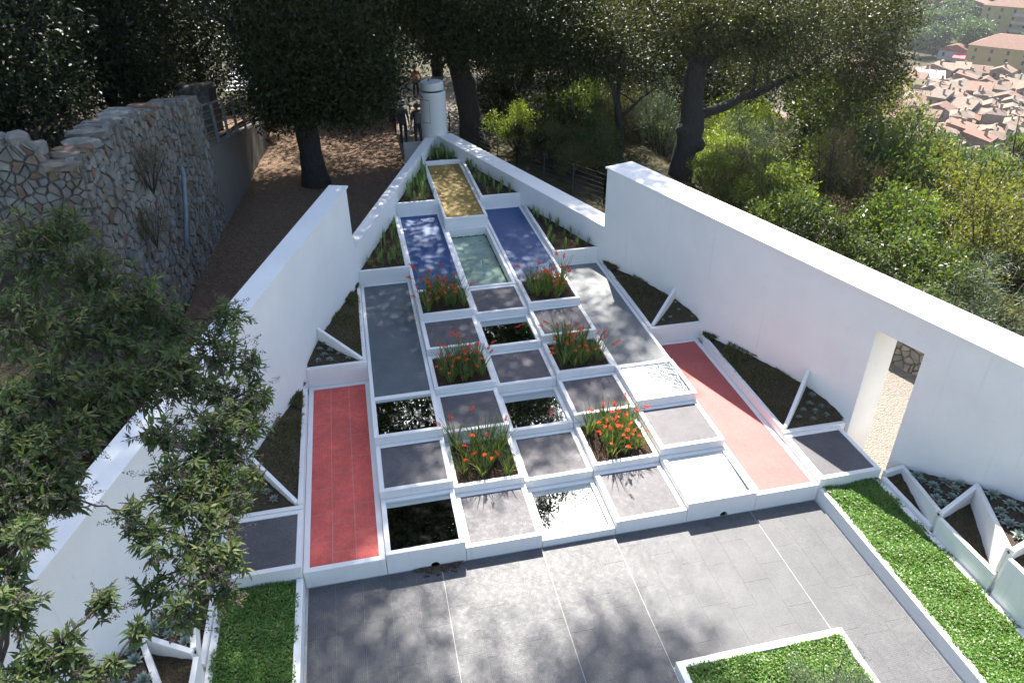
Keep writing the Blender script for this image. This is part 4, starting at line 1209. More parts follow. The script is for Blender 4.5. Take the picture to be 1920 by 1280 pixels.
add_crown(oakB, [(0, 21.0, 10.5, 2.8, 2.4, 1.6, 1), (-2.6, 21.8, 11.5, 2.6, 2.4, 1.6, .9), (2.6, 20.2, 9.6, 2.2, 2.0, 1.4, .7), (-.5, 18.0, 12.5, 2.6, 2.2, 1.5, .7), (6.0, 22.6, 9.6, 2.2, 2.2, 1.6, .7)], 60000, (.16, .068), 'oak', 34)
# tree D: stout trunk behind the tall right wall
tree('holm_oak', 'stout oak with knobbly trunk behind the tall right wall', (11.3, 14.6, -1.2),
     [((11.25, 14.6, -1.4), .40), ((11.3, 14.6, .0), .34), ((11.5, 14.65, 1.0), .40), ((11.45, 14.7, 2.0), .30), ((11.5, 14.7, 2.9), .30)],
     [((11.5, 14.7, 1.3), (15.4, 15.4, 2.2), .20, .08), ((11.5, 14.7, 2.8), (11.3, 15.2, 6.0), .18, .04), ((11.55, 14.7, 2.7), (14.8, 15.0, 5.2), .20, .05), ((11.5, 14.7, 2.8), (9.6, 15.6, 5.0), .16, .04), ((15.4, 15.4, 2.2), (18.0, 16.0, 3.6), .08, .02)],
     [(10.6, 15.4, 4.4, 2.2, 1.8, 1.3, 1.2), (13.0, 15.2, 4.0, 2.4, 1.9, 1.3, 1.3), (15.6, 15.6, 4.0, 2.4, 2.0, 1.6, 1.3), (17.8, 16.4, 3.2, 1.9, 1.9, 1.6, 1.0), (14.8, 15.4, 2.4, 1.9, 1.4, .8, .6), (17.0, 15.4, 1.4, 1.6, 1.3, 1.0, .6), (13.8, 16.4, 5.8, 2.6, 1.8, 1.1, .5), (11.2, 13.9, 4.0, 1.5, .6, .7, .5), (12.9, 13.9, 3.7, 1.3, .6, .7, .5), (18.6, 17.6, 4.6, 1.6, 1.6, 1.5, .6), (18.6, 16.0, 1.9, 1.2, 1.2, 1.0, .6), (19.8, 17.6, 3.6, 1.2, 1.2, 1.2, .6)],
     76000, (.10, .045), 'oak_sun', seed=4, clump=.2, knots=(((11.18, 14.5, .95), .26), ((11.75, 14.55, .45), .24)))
# tree E: slim forked tree beside it
tree('small_oak', 'slim forked tree left of the stout oak', (9.95, 16.6, -.9),
     [((9.95, 16.6, -1.1), .17), ((9.9, 16.6, .4), .14), ((9.75, 16.6, 1.4), .12)],
     [((9.8, 16.6, 1.2), (8.9, 16.6, 3.4), .09, .03), ((9.85, 16.6, .9), (11.0, 16.4, 1.9), .08, .02), ((9.75, 16.6, 1.4), (9.9, 17, 3.8), .09, .03)],
     [(9.0, 17.0, 3.2, 1.4, 1.2, 1.0, 1), (10.2, 17.2, 2.4, 1.2, 1.0, .8, .8), (8.0, 18.4, 3.2, 1.5, 1.2, 1.0, .8)],
     14000, (.10, .045), seed=5)
# evergreen mass on the upper ground at the left: separate trees
for i, (x, y, zb, s, lab) in enumerate(((-5.2, 16.2, 2.0, 1.0, 'dark evergreen just behind the long rubble wall'), (-6.3, 12.2, 2.6, 1.15, 'dark evergreen behind the dip in the rubble wall'),
                                        (-8.6, 11.0, 2.6, 1.2, 'dark evergreen at the left edge with sunlit leaf tips'), (-5.6, 19.5, 1.6, 1.25, 'tall dark evergreen beyond the left railing'), (-9.5, 17.5, 2.5, 1.5, 'farthest dark evergreen behind the rubble wall'), (-4.4, 21.6, 1.2, 1.05, 'dark evergreen between the railing and the pale steps'), (-7.6, 14.2, 2.6, 1.3, 'dark evergreen in the middle of the left grove'))):
    tree('evergreen_tree', lab, (x, y, zb - .6), [((x, y, zb - .8), .20 * s), ((x, y, zb + 1.5), .17 * s), ((x + .1, y, zb + 4), .12 * s)],
         [((x, y, zb + 1), (x + 1.4 * s, y - .6, zb + 3), .08, .02), ((x, y, zb + 1.6), (x - 1.4 * s, y + .3, zb + 4), .08, .02)],
         [(x, y, zb + 2.0, 1.9 * s, 1.8 * s, 1.6 * s, 1.1), (x - .5, y + .4, zb + 4.2, 2.1 * s, 2.0 * s, 2.0 * s, 1.3), (x + .8 * s, y - .7, zb + .9, 1.0 * s, .8 * s, .8 * s, .35), (x - 1.1 * s, y - .8, zb + 1.1, 1.0 * s, .8 * s, .9 * s, .35), (x, y, zb + 7, 1.8 * s, 1.8 * s, 2.0, .8)],
         21000, (.14, .06), 'evergreen', .22, 14, 40 + i)
# backdrop trees behind the yard
for i, (x, y, zb, s, mt_, lab) in enumerate(((-1.2, 27.5, -.8, 1.3, 'oak', 'dark oak standing behind the earth yard'), (7.6, 25.0, -.8, 1.2, 'oak', 'dark oak beyond the path right of the pillar'), (11.8, 24.0, -1.6, 1.25, 'oak', 'oak further right in the second line of trees'),
                                        (16.4, 23.0, -3.6, 1.3, 'oak', 'oak on the slope at the right of the second line'), (-8.0, 30.0, .6, 1.4, 'evergreen', 'shaded evergreen beyond the pale steps'), (-.8, 38.0, -2, 1.5, 'evergreen', 'distant evergreen closing the view above the steps'), (5.6, 31.0, -1.6, 1.3, 'oak', 'distant oak above the pillar lid'), (9.8, 29.5, -1.4, 1.4, 'oak', 'oak in the third line right of the pillar'), (14.4, 29.0, -2.4, 1.5, 'oak', 'oak in the third line behind the stout oak'), (19.5, 28.0, -3.8, 1.4, 'oak', 'oak in the third line at its right end'), (-4.6, 25.5, .2, 1.2, 'evergreen', 'evergreen between the left railing and the pale steps'), (2.0, 32.0, -1.4, 1.3, 'evergreen', 'evergreen between the distant oaks'))):
    tree('oak_tree', lab, (x, y, zb), [((x, y, zb - .2), .24 * s), ((x, y + .1, zb + 1.6), .2 * s), ((x + .2, y, zb + 3.6), .14 * s)],
         [((x, y, zb + 1.4), (x + 1.6 * s, y, zb + 3.6), .1, .02), ((x, y, zb + 1.8), (x - 1.6 * s, y + .3, zb + 4), .1, .02)],
         [(x, y, zb + 3.1, 2.0 * s, 1.8 * s, 1.2 * s, 1), (x - 1.4, y, zb + 4.6, 2.0 * s, 1.8 * s, 1.7 * s, 1), (x + 1.4, y + .3, zb + 4.6, 2.0 * s, 1.8 * s, 1.7 * s, 1), (x, y, zb + 7, 2.2 * s, 2.0 * s, 1.8 * s, .8)],
         15000, (.17, .075), mt_, .28, 14, 60 + i)

# ================================================================= SHRUBS ON THE SLOPE
def shrub_proto(kind, mat, n, leaf, seed, flat=1.0):
    rng = np.random.default_rng(seed)
    bl = [(0, 0, .6 * flat, .7, .7, .55 * flat, .9)]
    for k in range(15):
        a = rng.uniform(0, 6.28); r = rng.uniform(.2, 1.0); rr = rng.uniform(.2, .46)
        bl.append((r * math.cos(a), r * math.sin(a), rng.uniform(.25, 1.5 - .5 * r) * flat, rr, rr, rr * rng.uniform(.6, 1.3), rr * 1.2))
    V, F = crown_cloud(bl, n, rng, leaf, .07, 9, .5, .6)
    fm = npmesh('foliage', V, F); fm.materials.append(M[mat])
    b = MB()
    for k in range(12):
        a = rng.uniform(0, 6.28); e = (rng.uniform(.3, 1.1) * math.cos(a), rng.uniform(.3, 1.1) * math.sin(a), rng.uniform(.8, 1.6) * flat)
        q, rr = limb_path((0, 0, -.3), e, .028, .006, rng, 5); b.tube(q, rr, 5)
    sm = b.mesh('stems', True); sm.materials.append(M['stem'])
    return fm, sm
SH = {'bright': shrub_proto('b', 'bright', 6500, (.075, .035), 1), 'olive': shrub_proto('o', 'olive', 6500, (.08, .022), 2), 'mid': shrub_proto('m', 'midgreen', 6500, (.085, .04), 3),
      'brown': shrub_proto('t', 'brown_twig', 6500, (.07, .012), 4, 1.25), 'grey': shrub_proto('g', 'greygreen', 6500, (.10, .012), 5), 'pink': shrub_proto('p', 'pinkflower', 5500, (.09, .03), 6), 'dark': shrub_proto('d', 'oak', 6500, (.08, .035), 7),
      'bright2': shrub_proto('b', 'bright', 6500, (.07, .03), 11, 1.2), 'mid2': shrub_proto('m', 'midgreen', 6500, (.095, .04), 13, 1.15), 'olive2': shrub_proto('o', 'olive', 6500, (.07, .025), 12, 1.1)}
def shrub(kind, x, y, s, label, z=None, sz=1.0):
    if z is None: z = float(hill_z(x, y)) 
    e = empty('shrub', (x, y, z), label, 'shrub', None, random.uniform(0, 6.28)); e.scale = (s, s, s * sz)
    k = SH[kind] if random.random() < .5 else SH.get(kind + '2', SH[kind])
    link('foliage', k[0], e); link('stems', k[1], e)
    return e
for kind, x, y, s, sz, lab in (
        ('bright', 12.3, 10.6, 1.2, 1.0, 'bright green shrub just above the coping, below the oak crown'),
        ('bright', 11.7, 12.9, .95, .9, 'small bright shrub right of the stout oak trunk'),
        ('brown', 15.3, 12.3, 1.35, 1.25, 'tall brownish twiggy shrub among the green ones'),
        ('mid', 17.4, 13.2, 1.8, 1.15, 'large glossy green shrub right of the brown one'),
        ('mid', 14.9, 9.0, 1.35, 1.2, 'fresh green shrub in the middle of the slope'),
        ('olive', 19.2, 11.4, 2.0, 1.1, 'yellowish olive small tree near the right edge'),
        ('olive', 18.0, 8.6, 1.5, 1.1, 'olive shrub with bare twigs at the right edge'),
        ('grey', 14.9, 5.4, 1.5, .8, 'feathery grey green bush above the wall at the right edge'),
        ('grey', 13.0, 5.2, 1.0, .8, 'smaller feathery grey bush close to the wall top'),
        ('dark', 12.0, 8.4, 1.25, .9, 'dark low shrub in the shade of the wall top'),
        ('dark', 12.6, 6.6, 1.1, .8, 'dark undergrowth bush behind the middle of the wall'),
        ('brown', 13.4, 9.9, 1.0, .9, 'low dry shrub behind the wall, half in shade'),
        ('bright', 15.8, 19.2, 1.4, 1.1, 'sunny green shrub seen under the oak branch'),
        ('grey', 14.6, 16.6, 1.4, 1.1, 'grey green wispy bush under the oak branch'),
        ('grey', 11.9, 17.6, 1.3, 1.2, 'wispy grassy bush left of the stout oak trunk'),
        ('brown', 12.6, 13.4, .95, 1.1, 'small dry bush at the foot of the stout oak'),
        ('mid', 20.6, 16.0, 1.6, 1.0, 'glossy green bush at the top of the slope edge'),
        ('mid', 22.6, 14.6, 1.3, .8, 'green bush on the brink before the town'),
        ('pink', 23.6, 12.6, 1.6, 1.0, 'bush with pinkish blossoms at the right edge'),
        ('mid', 22.2, 12.2, 1.9, 1.2, 'deep green bush below the pinkish one'),
        ('olive', 22.0, 20.4, 2.0, 1.3, 'olive green bush behind the hanging oak branches'),
        ('mid', 19.0, 19.2, 1.9, 1.3, 'green bush half hidden by the hanging oak branches'),
        ('bright', 16.6, 10.2, 1.1, 1.0, 'light green shrub between the fresh green and the olive ones'),
        ('dark', 16.4, 7.4, 1.2, .9, 'shaded bush between the grey and the olive ones'),
        ('brown', 10.2, 18.0, 1.1, 1.2, 'dry thicket behind the slim forked tree')):
    shrub(kind, x, y, s, lab, None, sz)
rf = random.Random(21)
placed = []
while len(placed) < 46:
    y = rf.uniform(3.0, 20.0); x = rf.uniform(11.9, 21.5)
    if x < 12.6 and y > 13: continue
    if any((x - a) ** 2 + (y - b) ** 2 < 1.9 for a, b in placed): continue
    placed.append((x, y))
    shrub(rf.choices(('mid', 'bright', 'olive', 'dark', 'brown', 'grey'), (4, 3, 3, 1.2, 1.2, .8))[0], x, y, rf.uniform(.8, 1.25), 'leafy shrub filling the slope behind the tall right wall', None, rf.uniform(.8, 1.1))['group'] = 'shrubs filling the slope'
for kind, x, y, s, sz, lab in (
        ('bright', 6.75, 18.3, .95, 1.05, 'round sunlit bush by the path right of the leaning oak'), ('olive', 7.55, 16.9, .85, 1.0, 'olive bush in the middle of the path side planting'),
        ('olive', 7.9, 15.4, .75, .95, 'low olive bush close to the path railing'), ('mid', 8.8, 15.9, .85, 1.1, 'tufted green bush left of the slim forked tree'),
        ('dark', 7.0, 17.2, .8, .9, 'dark bush below the round sunlit one'), ('dark', 8.2, 18.0, 1.1, 1.2, 'dark leafy bush behind the path side planting'), ('mid', 9.4, 18.6, 1.2, 1.2, 'leafy bush behind the slim forked tree'),
        ('dark', 9.2, 13.9, .7, .8, 'low dark bush by the lower end of the railing'),
        ('dark', 9.6, 21.6, 1.5, 1.2, 'dark thicket under the second line of trees'), ('dark', 12.6, 20.8, 1.5, 1.2, 'dark thicket behind the stout oak'), ('mid', 11.0, 19.6, 1.2, 1.0, 'green undergrowth between the two thickets'), ('dark', 7.4, 22.6, 1.4, 1.1, 'dark undergrowth beyond the leaning oak'), ('dark', -2.6, 22.6, 1.1, .9, 'dark undergrowth beyond the earth yard'), ('dark', -.6, 23.4, 1.2, 1.0, 'dark bush at the back of the earth yard'), ('dark', 13.6, 25.0, 1.8, 1.3, 'dark thicket in front of the third line of trees')):
    shrub(kind, x, y, s, lab, -.35, sz)
for kind, x, y, s, z, lab in (('dark', -6.9, 8.0, 1.2, 2.6, 'dark bush above the rubble wall stub'), ('mid', -8.4, 9.6, 1.1, 2.9, 'sunlit leaves above the wall stub at the left edge'),
                              ('brown', -2.35, 7.0, .42, 2.9, 'dry tuft growing out of the rubble wall'), ('dark', -1.7, 18.8, .7, .5, 'small dark bush at the end of the left railing'), ('brown', -2.35, 6.3, .34, 2.15, 'lower dry tuft growing out of the rubble wall')):
    shrub(kind, x, y, s, lab, z)
e = empty('shrub', (5.35, -2.75, .06), 'small wispy shrub growing in the sunken courtyard bed', 'shrub'); e.scale = (.42, .42, .36)
link('foliage', SH['grey'][0], e); link('stems', SH['grey'][1], e)

# ================================================================= FOREGROUND SHRUB
FG = [[-1.08, -2.22, 4.3, .27], [-.93, -2.44, 4.15, .24], [-1.05, -2.62, 4.2, .22], [-.80, -2.60, 4.06, .16], [.10, -2.30, 3.80, .20], [0.02, -2.72, 3.73, .21], [-0.89, -2.33, 4.19, 0.27], [-0.78, -2.08, 4.24, 0.25], [-1.17, -2.0, 4.42, 0.28], [-0.33, -2.06, 4.04, 0.22], [-0.19, -2.4, 3.93, 0.25], [0.19, -1.8, 3.85, 0.2], [0.28, -1.53, 3.94, 0.19], [-0.55, -1.04, 4.64, 0.33], [-1.01, -0.65, 5.1, 0.25], [-0.05, -1.19, 4.18, 0.3], [-0.29, -3.06, 3.61, 0.16], [0.1, -3.07, 3.53, 0.15], [-0.36, -2.78, 4.03, 0.13], [-0.95, -2.59, 4.12, 0.23], [-0.9, -3.22, 4.1, 0.15], [-0.52, -3.65, 3.74, 0.14], [-0.3, -3.37, 3.67, 0.11], [-0.0, -1.93, 3.98, 0.27], [-0.34, -1.43, 4.27, 0.32], [0.24, -2.26, 3.72, 0.13], [-1.22, -0.79, 5.0, 0.4],[-0.85, -0.86, 4.82, 0.37],[-1.22, -1.33, 4.7, 0.42],[-0.79, -1.29, 4.53, 0.43],[-0.4, -1.0, 4.36, 0.34],[0.05, -0.88, 4.33, 0.22],[-1.01, -1.83, 4.36, 0.4],[-0.58, -1.74, 4.28, 0.34],[-0.24, -1.52, 4.17, 0.32],[0.07, -1.59, 3.97, 0.29],[-1.07, -2.37, 4.25, 0.3],[0.23, -1.32, 4.07, 0.17],[-0.11, -2.08, 3.88, 0.3],[0.08, -2.44, 3.76, 0.26],[-0.12, -2.59, 3.84, 0.28],[-0.25, -2.89, 3.89, 0.2],[-0.04, -2.95, 3.67, 0.27],[0.14, -2.88, 3.65, 0.19],[0.1, -1.99, 3.72, 0.2],[-0.11, -3.23, 3.58, 0.16],[-0.84, -3.03, 4.22, 0.18],[-0.85, -3.41, 4.01, 0.2],[-0.62, -3.56, 3.84, 0.17],[-0.49, -3.25, 3.8, 0.12],[-0.72, -3.67, 3.83, 0.19],[-0.39, -3.6, 3.67, 0.12]]
fr = np.random.default_rng(77)
fs = empty('leafy_shrub', (-2.75, -2.9, .4), 'large leafy shrub with faded blooms filling the left foreground', 'shrub')
INV = Matrix.Translation(fs.location).inverted()
def leaf_shape(k, n=6):
    """lance-shaped leaf along +x, length 1, folded along its midrib and drooping."""
    V = []; F = []
    for i in range(n + 1):
        s = i / n; w = .30 * math.sin(math.pi * min(1, s * .92 + .08) ** .75) ** 1.1 * .5 if 0 < i < n else .004
        dz = -.10 * (1 + .6 * k) * s * s; up = w * .35
        V += [(s, w, dz + up), (s, 0, dz), (s, -w, dz + up)]
    for i in range(n):
        a = 3 * i; F += [(a, a + 3, a + 4, a + 1), (a + 1, a + 4, a + 5, a + 2)]
    return np.array(V), np.array(F)
LS = [leaf_shape(k) for k in range(3)]; LC = [leaf_shape(k, 3) for k in range(3)]
leaf_meshes = []
for k in range(3):
    me = npmesh('leaf', *LS[k], True); me.materials.append(M['budleaf']); leaf_meshes.append(me)
hub = [np.array(p) for p in ((-1.75, -1.0, 3.7), (-1.6, -1.9, 3.7), (-1.35, -2.6, 3.75), (-1.2, -3.3, 3.7), (-1.0, -1.5, 4.2), (-1.0, -2.2, 4.0))]
base = np.array([-2.75, -2.9, .4]); bm_ = MB(); stemp = []
for h_ in hub:
    q, rr = limb_path(base + fr.normal(size=3) * .08, h_, .03, .010, fr, 8); bm_.tube(q, rr, 7); stemp += q[6:]
allleaf = []   # (pos, dir, length, shape)
bloomP = []; bloomD = []
FG.sort(key=lambda g: -(g[2] - .25 * g[0]))
nodes = [np.array(p) for p in stemp]
for bi, (cx, cy, cz, rad) in enumerate(FG):
    c = np.array([cx, cy, cz]); hb = min(nodes, key=lambda h: np.linalg.norm(h - c)); nodes.append(c)
    q, rr = limb_path(hb, c, .008, .004, fr, 7, .05, .35); bm_.tube(q, rr, 5)
    ns = max(10, int((600 if cx < -.4 else 680) * rad ** 2 * (1.5 if (cx < -.4 and cy < -2.5) else 1.0)))
    for _ in range(ns):
        dv = unit(fr.normal(size=3)); tip = c + dv * rad * fr.uniform(.35, 1.05) * np.array([1, 1, .9])
        st = c + (tip - c) * .25 + fr.normal(size=3) * .03; ax = unit(tip - st + np.array([0, 0, .02]))
        L = np.linalg.norm(tip - st); q, r2 = limb_path(st, tip, .0045, .0022, fr, 4, .03); bm_.tube(q, r2, 4, False)
        s1 = unit(np.cross(ax, fr.normal(size=3))); s2 = np.cross(ax, s1); scale = fr.uniform(.75, 1.2)
        m_ = fr.integers(5, 9)
        for k in range(m_):                                     # whorl at the tip
            a = k * 2.4 + fr.normal() * .2; open_ = fr.uniform(.55, 1.35) if k > 2 else fr.uniform(.15, .5)
            D = unit(ax * math.cos(open_) + (s1 * math.cos(a) + s2 * math.sin(a)) * math.sin(open_) + np.array([0, 0, -.12]))
            allleaf.append((tip - ax * .015 * k, D, (.072 if k > 2 else .04) * scale * fr.uniform(.8, 1.25), fr.integers(0, 3)))
        for k in range(fr.integers(2, 5)):                      # pairs along the shoot
            p_ = st + (tip - st) * fr.uniform(.2, .9); a = fr.uniform(0, 6.28)
            for sg in (1, -1):
                D = unit(ax * .5 + (s1 * math.cos(a) + s2 * math.sin(a)) * sg + np.array([0, 0, -.1])); allleaf.append((p_, D, .066 * scale * fr.uniform(.7, 1.2), fr.integers(0, 3)))
        if fr.random() < .30:
            for k in range(46):
                s = fr.random(); bloomP.append(tip + ax * (.02 + .09 * s) + fr.normal(size=3) * .012 * (1.3 - s)); bloomD.append(fr.normal(size=3))
o = link('stems', bm_.mesh('stems', True), fs, 'stem'); o.matrix_parent_inverse = INV
V, F = leaves(np.array(bloomP), np.array(bloomD), .011, .008, fr, .2)
o = link('faded_blooms', npmesh('faded_blooms', V, F), fs, 'bloom'); o['kind'] = 'stuff'; o.matrix_parent_inverse = INV
cp = np.array(CAM); allleaf.sort(key=lambda l: np.linalg.norm(l[0] - cp) - 6 * l[2])
def leaf_frame(P, D, L):
    x = D; up = unit(fr.normal(size=3) * .35 + np.array([0, 0, 1.0])); y = unit(np.cross(up, x)); z = np.cross(x, y)
    return np.stack([x, y, z], 1) * L
VV = []; FF = []; nv = 0
for i, (P, D, L, k) in enumerate(allleaf):
    A = leaf_frame(P, D, L)
    if i < 300:
        o = bpy.data.objects.new('leaf', leaf_meshes[k]); C.objects.link(o); o.parent = fs; o.matrix_parent_inverse = INV
        mm = Matrix.Identity(4)
        for r_ in range(3):
            for c_ in range(3): mm[r_][c_] = float(A[r_, c_])
            mm[r_][3] = float(P[r_])
        o.matrix_basis = mm
    else:
        VV.append(LC[k][0] @ A.T + P); FF.append(LC[k][1] + nv); nv += len(VV[-1])
o = link('foliage', npmesh('foliage', np.concatenate(VV), np.concatenate(FF), True), fs, 'budleaf'); o['kind'] = 'stuff'; o.matrix_parent_inverse = INV

# ================================================================= TOWN BELOW
E1 = np.array([.68, .73]); E1 /= np.linalg.norm(E1); E2 = np.array([E1[1], -E1[0]])
def world_st(s, t): q = E1 * s + E2 * t; return float(q[0]), float(q[1])
ANG = math.atan2(E1[1], E1[0])
win_mesh = MB().box(-.5, .5, -.06, .06, 0, 1.5).mesh('window'); win_mesh.materials.append(M['pane'])
chim_mesh = MB().box(-.35, .35, -.25, .25, 0, 1.4).box(-.42, .42, -.32, .32, 1.4, 1.55).mesh('chimney'); chim_mesh.materials.append(M['house_wall'])
def house(s, t, rot, w, d, h, kind, wall, roofm, label, group=None, nwin=3, floors=2, chim=1, z0=-61.0):
    x, y = world_st(s, t)
    e = empty('town_house', (x, y, z0), label, 'house', group, ANG + rot)
    b = MB().box(-d / 2, d / 2, -w / 2, w / 2, 0, h); o = b.mesh('wall'); o.materials.append(M[wall]); link('wall', o, e)
    ov = .4; rb = MB(); rh = min(w, d) * .24
    if kind == 'gable':
        rb.add([(-d / 2 - ov, -w / 2 - ov, h - .1), (d / 2 + ov, -w / 2 - ov, h - .1), (d / 2 + ov, w / 2 + ov, h - .1), (-d / 2 - ov, w / 2 + ov, h - .1), (-d / 2 - ov, 0, h + rh), (d / 2 + ov, 0, h + rh)],
               [(0, 1, 5, 4), (2, 3, 4, 5), (0, 4, 3), (1, 2, 5), (3, 2, 1, 0)])
    elif kind == 'shed':
        rb.add([(-d / 2 - ov, -w / 2 - ov, h + .05), (d / 2 + ov, -w / 2 - ov, h + rh * 1.1), (d / 2 + ov, w / 2 + ov, h + rh * 1.1), (-d / 2 - ov, w / 2 + ov, h + .05), (-d / 2 - ov, -w / 2 - ov, h - .2), (d / 2 + ov, -w / 2 - ov, h - .2), (d / 2 + ov, w / 2 + ov, h - .2), (-d / 2 - ov, w / 2 + ov, h - .2)],
               [(0, 1, 2, 3), (7, 6, 5, 4), (0, 4, 5, 1), (1, 5, 6, 2), (2, 6, 7, 3), (3, 7, 4, 0)])
    else:
        q = min(w, d) * .46; a = (-(d / 2) + q); 
        rb.add([(-d / 2 - ov, -w / 2 - ov, h), (d / 2 + ov, -w / 2 - ov, h), (d / 2 + ov, w / 2 + ov, h), (-d / 2 - ov, w / 2 + ov, h), (min(a, -.1), -(w / 2 - q) if w > d else 0, h + rh), (max(-a, .1), -(w / 2 - q) if w > d else 0, h + rh), (max(-a, .1), (w / 2 - q) if w > d else 0, h + rh), (min(a, -.1), (w / 2 - q) if w > d else 0, h + rh)],
               [(0, 1, 5, 4), (1, 2, 6, 5), (2, 3, 7, 6), (3, 0, 4, 7), (4, 5, 6, 7), (3, 2, 1, 0)])
    me = rb.mesh('roof'); me.materials.append(M[roofm]); ro = link('roof', me, e)
    for k in range(chim):
        c = link('chimney', chim_mesh, ro); c.location = (random.uniform(-.3, .3) * d, random.uniform(-.35, .35) * w, h + rh * .35); sc = random.uniform(.8, 1.3); c.scale = (sc, sc, sc * 1.2)
    for f in range(floors):
        for k in range(nwin):
            o = link('window', win_mesh, e); o.location = (-d / 2 - .02, (k + .5) / nwin * w - w / 2, h - 2.4 - f * 3.1); o.rotation_euler[2] = math.pi / 2
        for k in range(max(1, nwin - 1)):
            o = link('window', win_mesh, e); o.location = ((k + .5) / max(1, nwin - 1) * d - d / 2, (w / 2 + .02) * (1 if k % 2 else -1), h - 2.4 - f * 3.1)
    return e
tr_ = random.Random(5)
glab = 'terracotta roofed old town house below the hill'
row = 0; s = 240.0
while s < 350:
    t = -46 + (row % 2) * 4
    while t < 48:
        w = tr_.uniform(4.8, 7.6)
        if tr_.random() < .96:
            house(s + tr_.uniform(-1.5, 1.5), t + w / 2, tr_.choice((0, 0, math.pi / 2)) + tr_.uniform(-.28, .05), w, tr_.uniform(5, 7.6), tr_.uniform(4.0, 8.5), tr_.choice(('gable', 'shed', 'gable', 'shed', 'hip')), 'house_wall', tr_.choice(('roof', 'roof_old', 'roof_old')),
                  glab, 'old town houses below the hill', nwin=tr_.choice((1, 2, 2)), floors=tr_.choice((1, 2)), chim=tr_.choice((0, 1, 1, 2)), z0=-62)
        t += w + tr_.choice((.2, .2, 1.0, 2.5))
    s += 7.3; row += 1
y1 = house(372, 20, -.25, 30, 17, 13, 'hip', 'yellow_wall', 'roof', 'large yellow building with hipped terracotta roof', None, 5, 3, 0)
y2 = house(446, 17, -.25, 22, 16, 20, 'hip', 'yellow_wall', 'roof', 'tall yellow apartment block with balconies', None, 4, 4, 1)
for f in range(4):
    for (a, w_) in ((-6, 6),):
        b = MB().box(-9.6, -8.0, a - w_ / 2, a + w_ / 2, 20 - 3.0 - f * 3.3 - .9, 20 - 3.0 - f * 3.3 + .15); me = b.mesh('balcony'); me.materials.append(M['pale_wall']); link('balcony', me, y2)
house(436, 44, -.25, 22, 14, 13, 'hip', 'pale_wall', 'roof', 'pale building right of the yellow apartment block', None, 4, 2, 2)
house(405, 0, -.2, 14, 12, 5, 'gable', 'pale_wall', 'roof', 'low house with new red roof before the yellow block', None, 3, 1, 0)
aw = house(396, 4, -.2, 10, 6, 3.2, 'shed', 'pale_wall', 'awning', 'small stall with a red awning in the town', None, 2, 1, 0)
house(520, -4, -.15, 26, 14, 12, 'gable', 'pale_wall', 'roof', 'long cream house among trees at the top of the town', None, 5, 2, 1)
house(528, -30, -.15, 16, 12, 9, 'gable', 'pale_wall', 'roof', 'small pinkish roofed house left of the long cream one', None, 3, 2, 1)
house(326, -6, .1, 9, 6, 7.2, 'shed', 'house_wall', 'whiteroof', 'town house with a white sheet roof', None, 2, 1, 1)
for i, (s, t, w) in enumerate(((640, 10, 60), (660, 60, 50), (680, -60, 60))):
    house(s, t, 0, w, 16, 24, 'shed', 'pale_wall', 'whiteroof', ('far pale block at the top edge above the cream house', 'far pale block above the yellow apartment block', 'far pale block hidden behind the oak crown')[i], None, 8, 5, 0)
# town trees
def town_tree_mesh(seed, conifer=False):
    rng = np.random.default_rng(seed)
    bl = [(0, 0, 6.5, 4, 4, 3.2, 1.5)] + [(rng.uniform(-3, 3), rng.uniform(-3, 3), rng.uniform(4.5, 9), 2.2, 2.2, 1.8, .6) for _ in range(6)]
    V, F = crown_cloud(bl, 3200, rng, (.85, .5), .55, 8, .6)
    me = npmesh('crown', V, F); me.materials.append(M['evergreen' if conifer else 'towntree'])
    b = MB().tube([(0, 0, -.5), (.1, 0, 2.5), (0, .1, 5)], [.4, .32, .2], 7); tm = b.mesh('trunk', True); tm.materials.append(M['bark'])
    return me, tm
TT = [town_tree_mesh(1), town_tree_mesh(2), town_tree_mesh(3, True)]
def town_tree(s, t, sc, k, lab, grp):
    x, y = world_st(s, t); e = empty('town_tree', (x, y, -60.5), lab, 'tree', grp, random.uniform(0, 6)); e.scale = (sc, sc, sc * 1.1)
    link('crown', TT[k][0], e); link('trunk', TT[k][1], e)
for k in range(46):
    town_tree(tr_.uniform(395, 500), tr_.uniform(-75, 8), tr_.uniform(1.0, 1.6), tr_.choice((0, 1, 0, 1, 2)), 'leafy tree in the grove left of the yellow buildings', 'trees of the town grove')
for k in range(40):
    town_tree(tr_.uniform(535, 630), tr_.uniform(-110, 95), tr_.uniform(1.2, 2.0), tr_.choice((0, 1, 2)), 'leafy tree above the yellow apartment block', 'trees at the top of the town')
for k in range(14):
    town_tree(tr_.uniform(398, 425), tr_.uniform(26, 75), tr_.uniform(.9, 1.3), tr_.choice((0, 1)), 'leafy tree right of the large yellow building', 'trees right of the yellow building')
for k in range(30):
    a = tr_.uniform(208, 238); town_tree(a, tr_.uniform(-90, 55), tr_.uniform(.6, .9), tr_.choice((0, 1)), 'leafy tree along the near edge of the old town', 'trees below the hill')

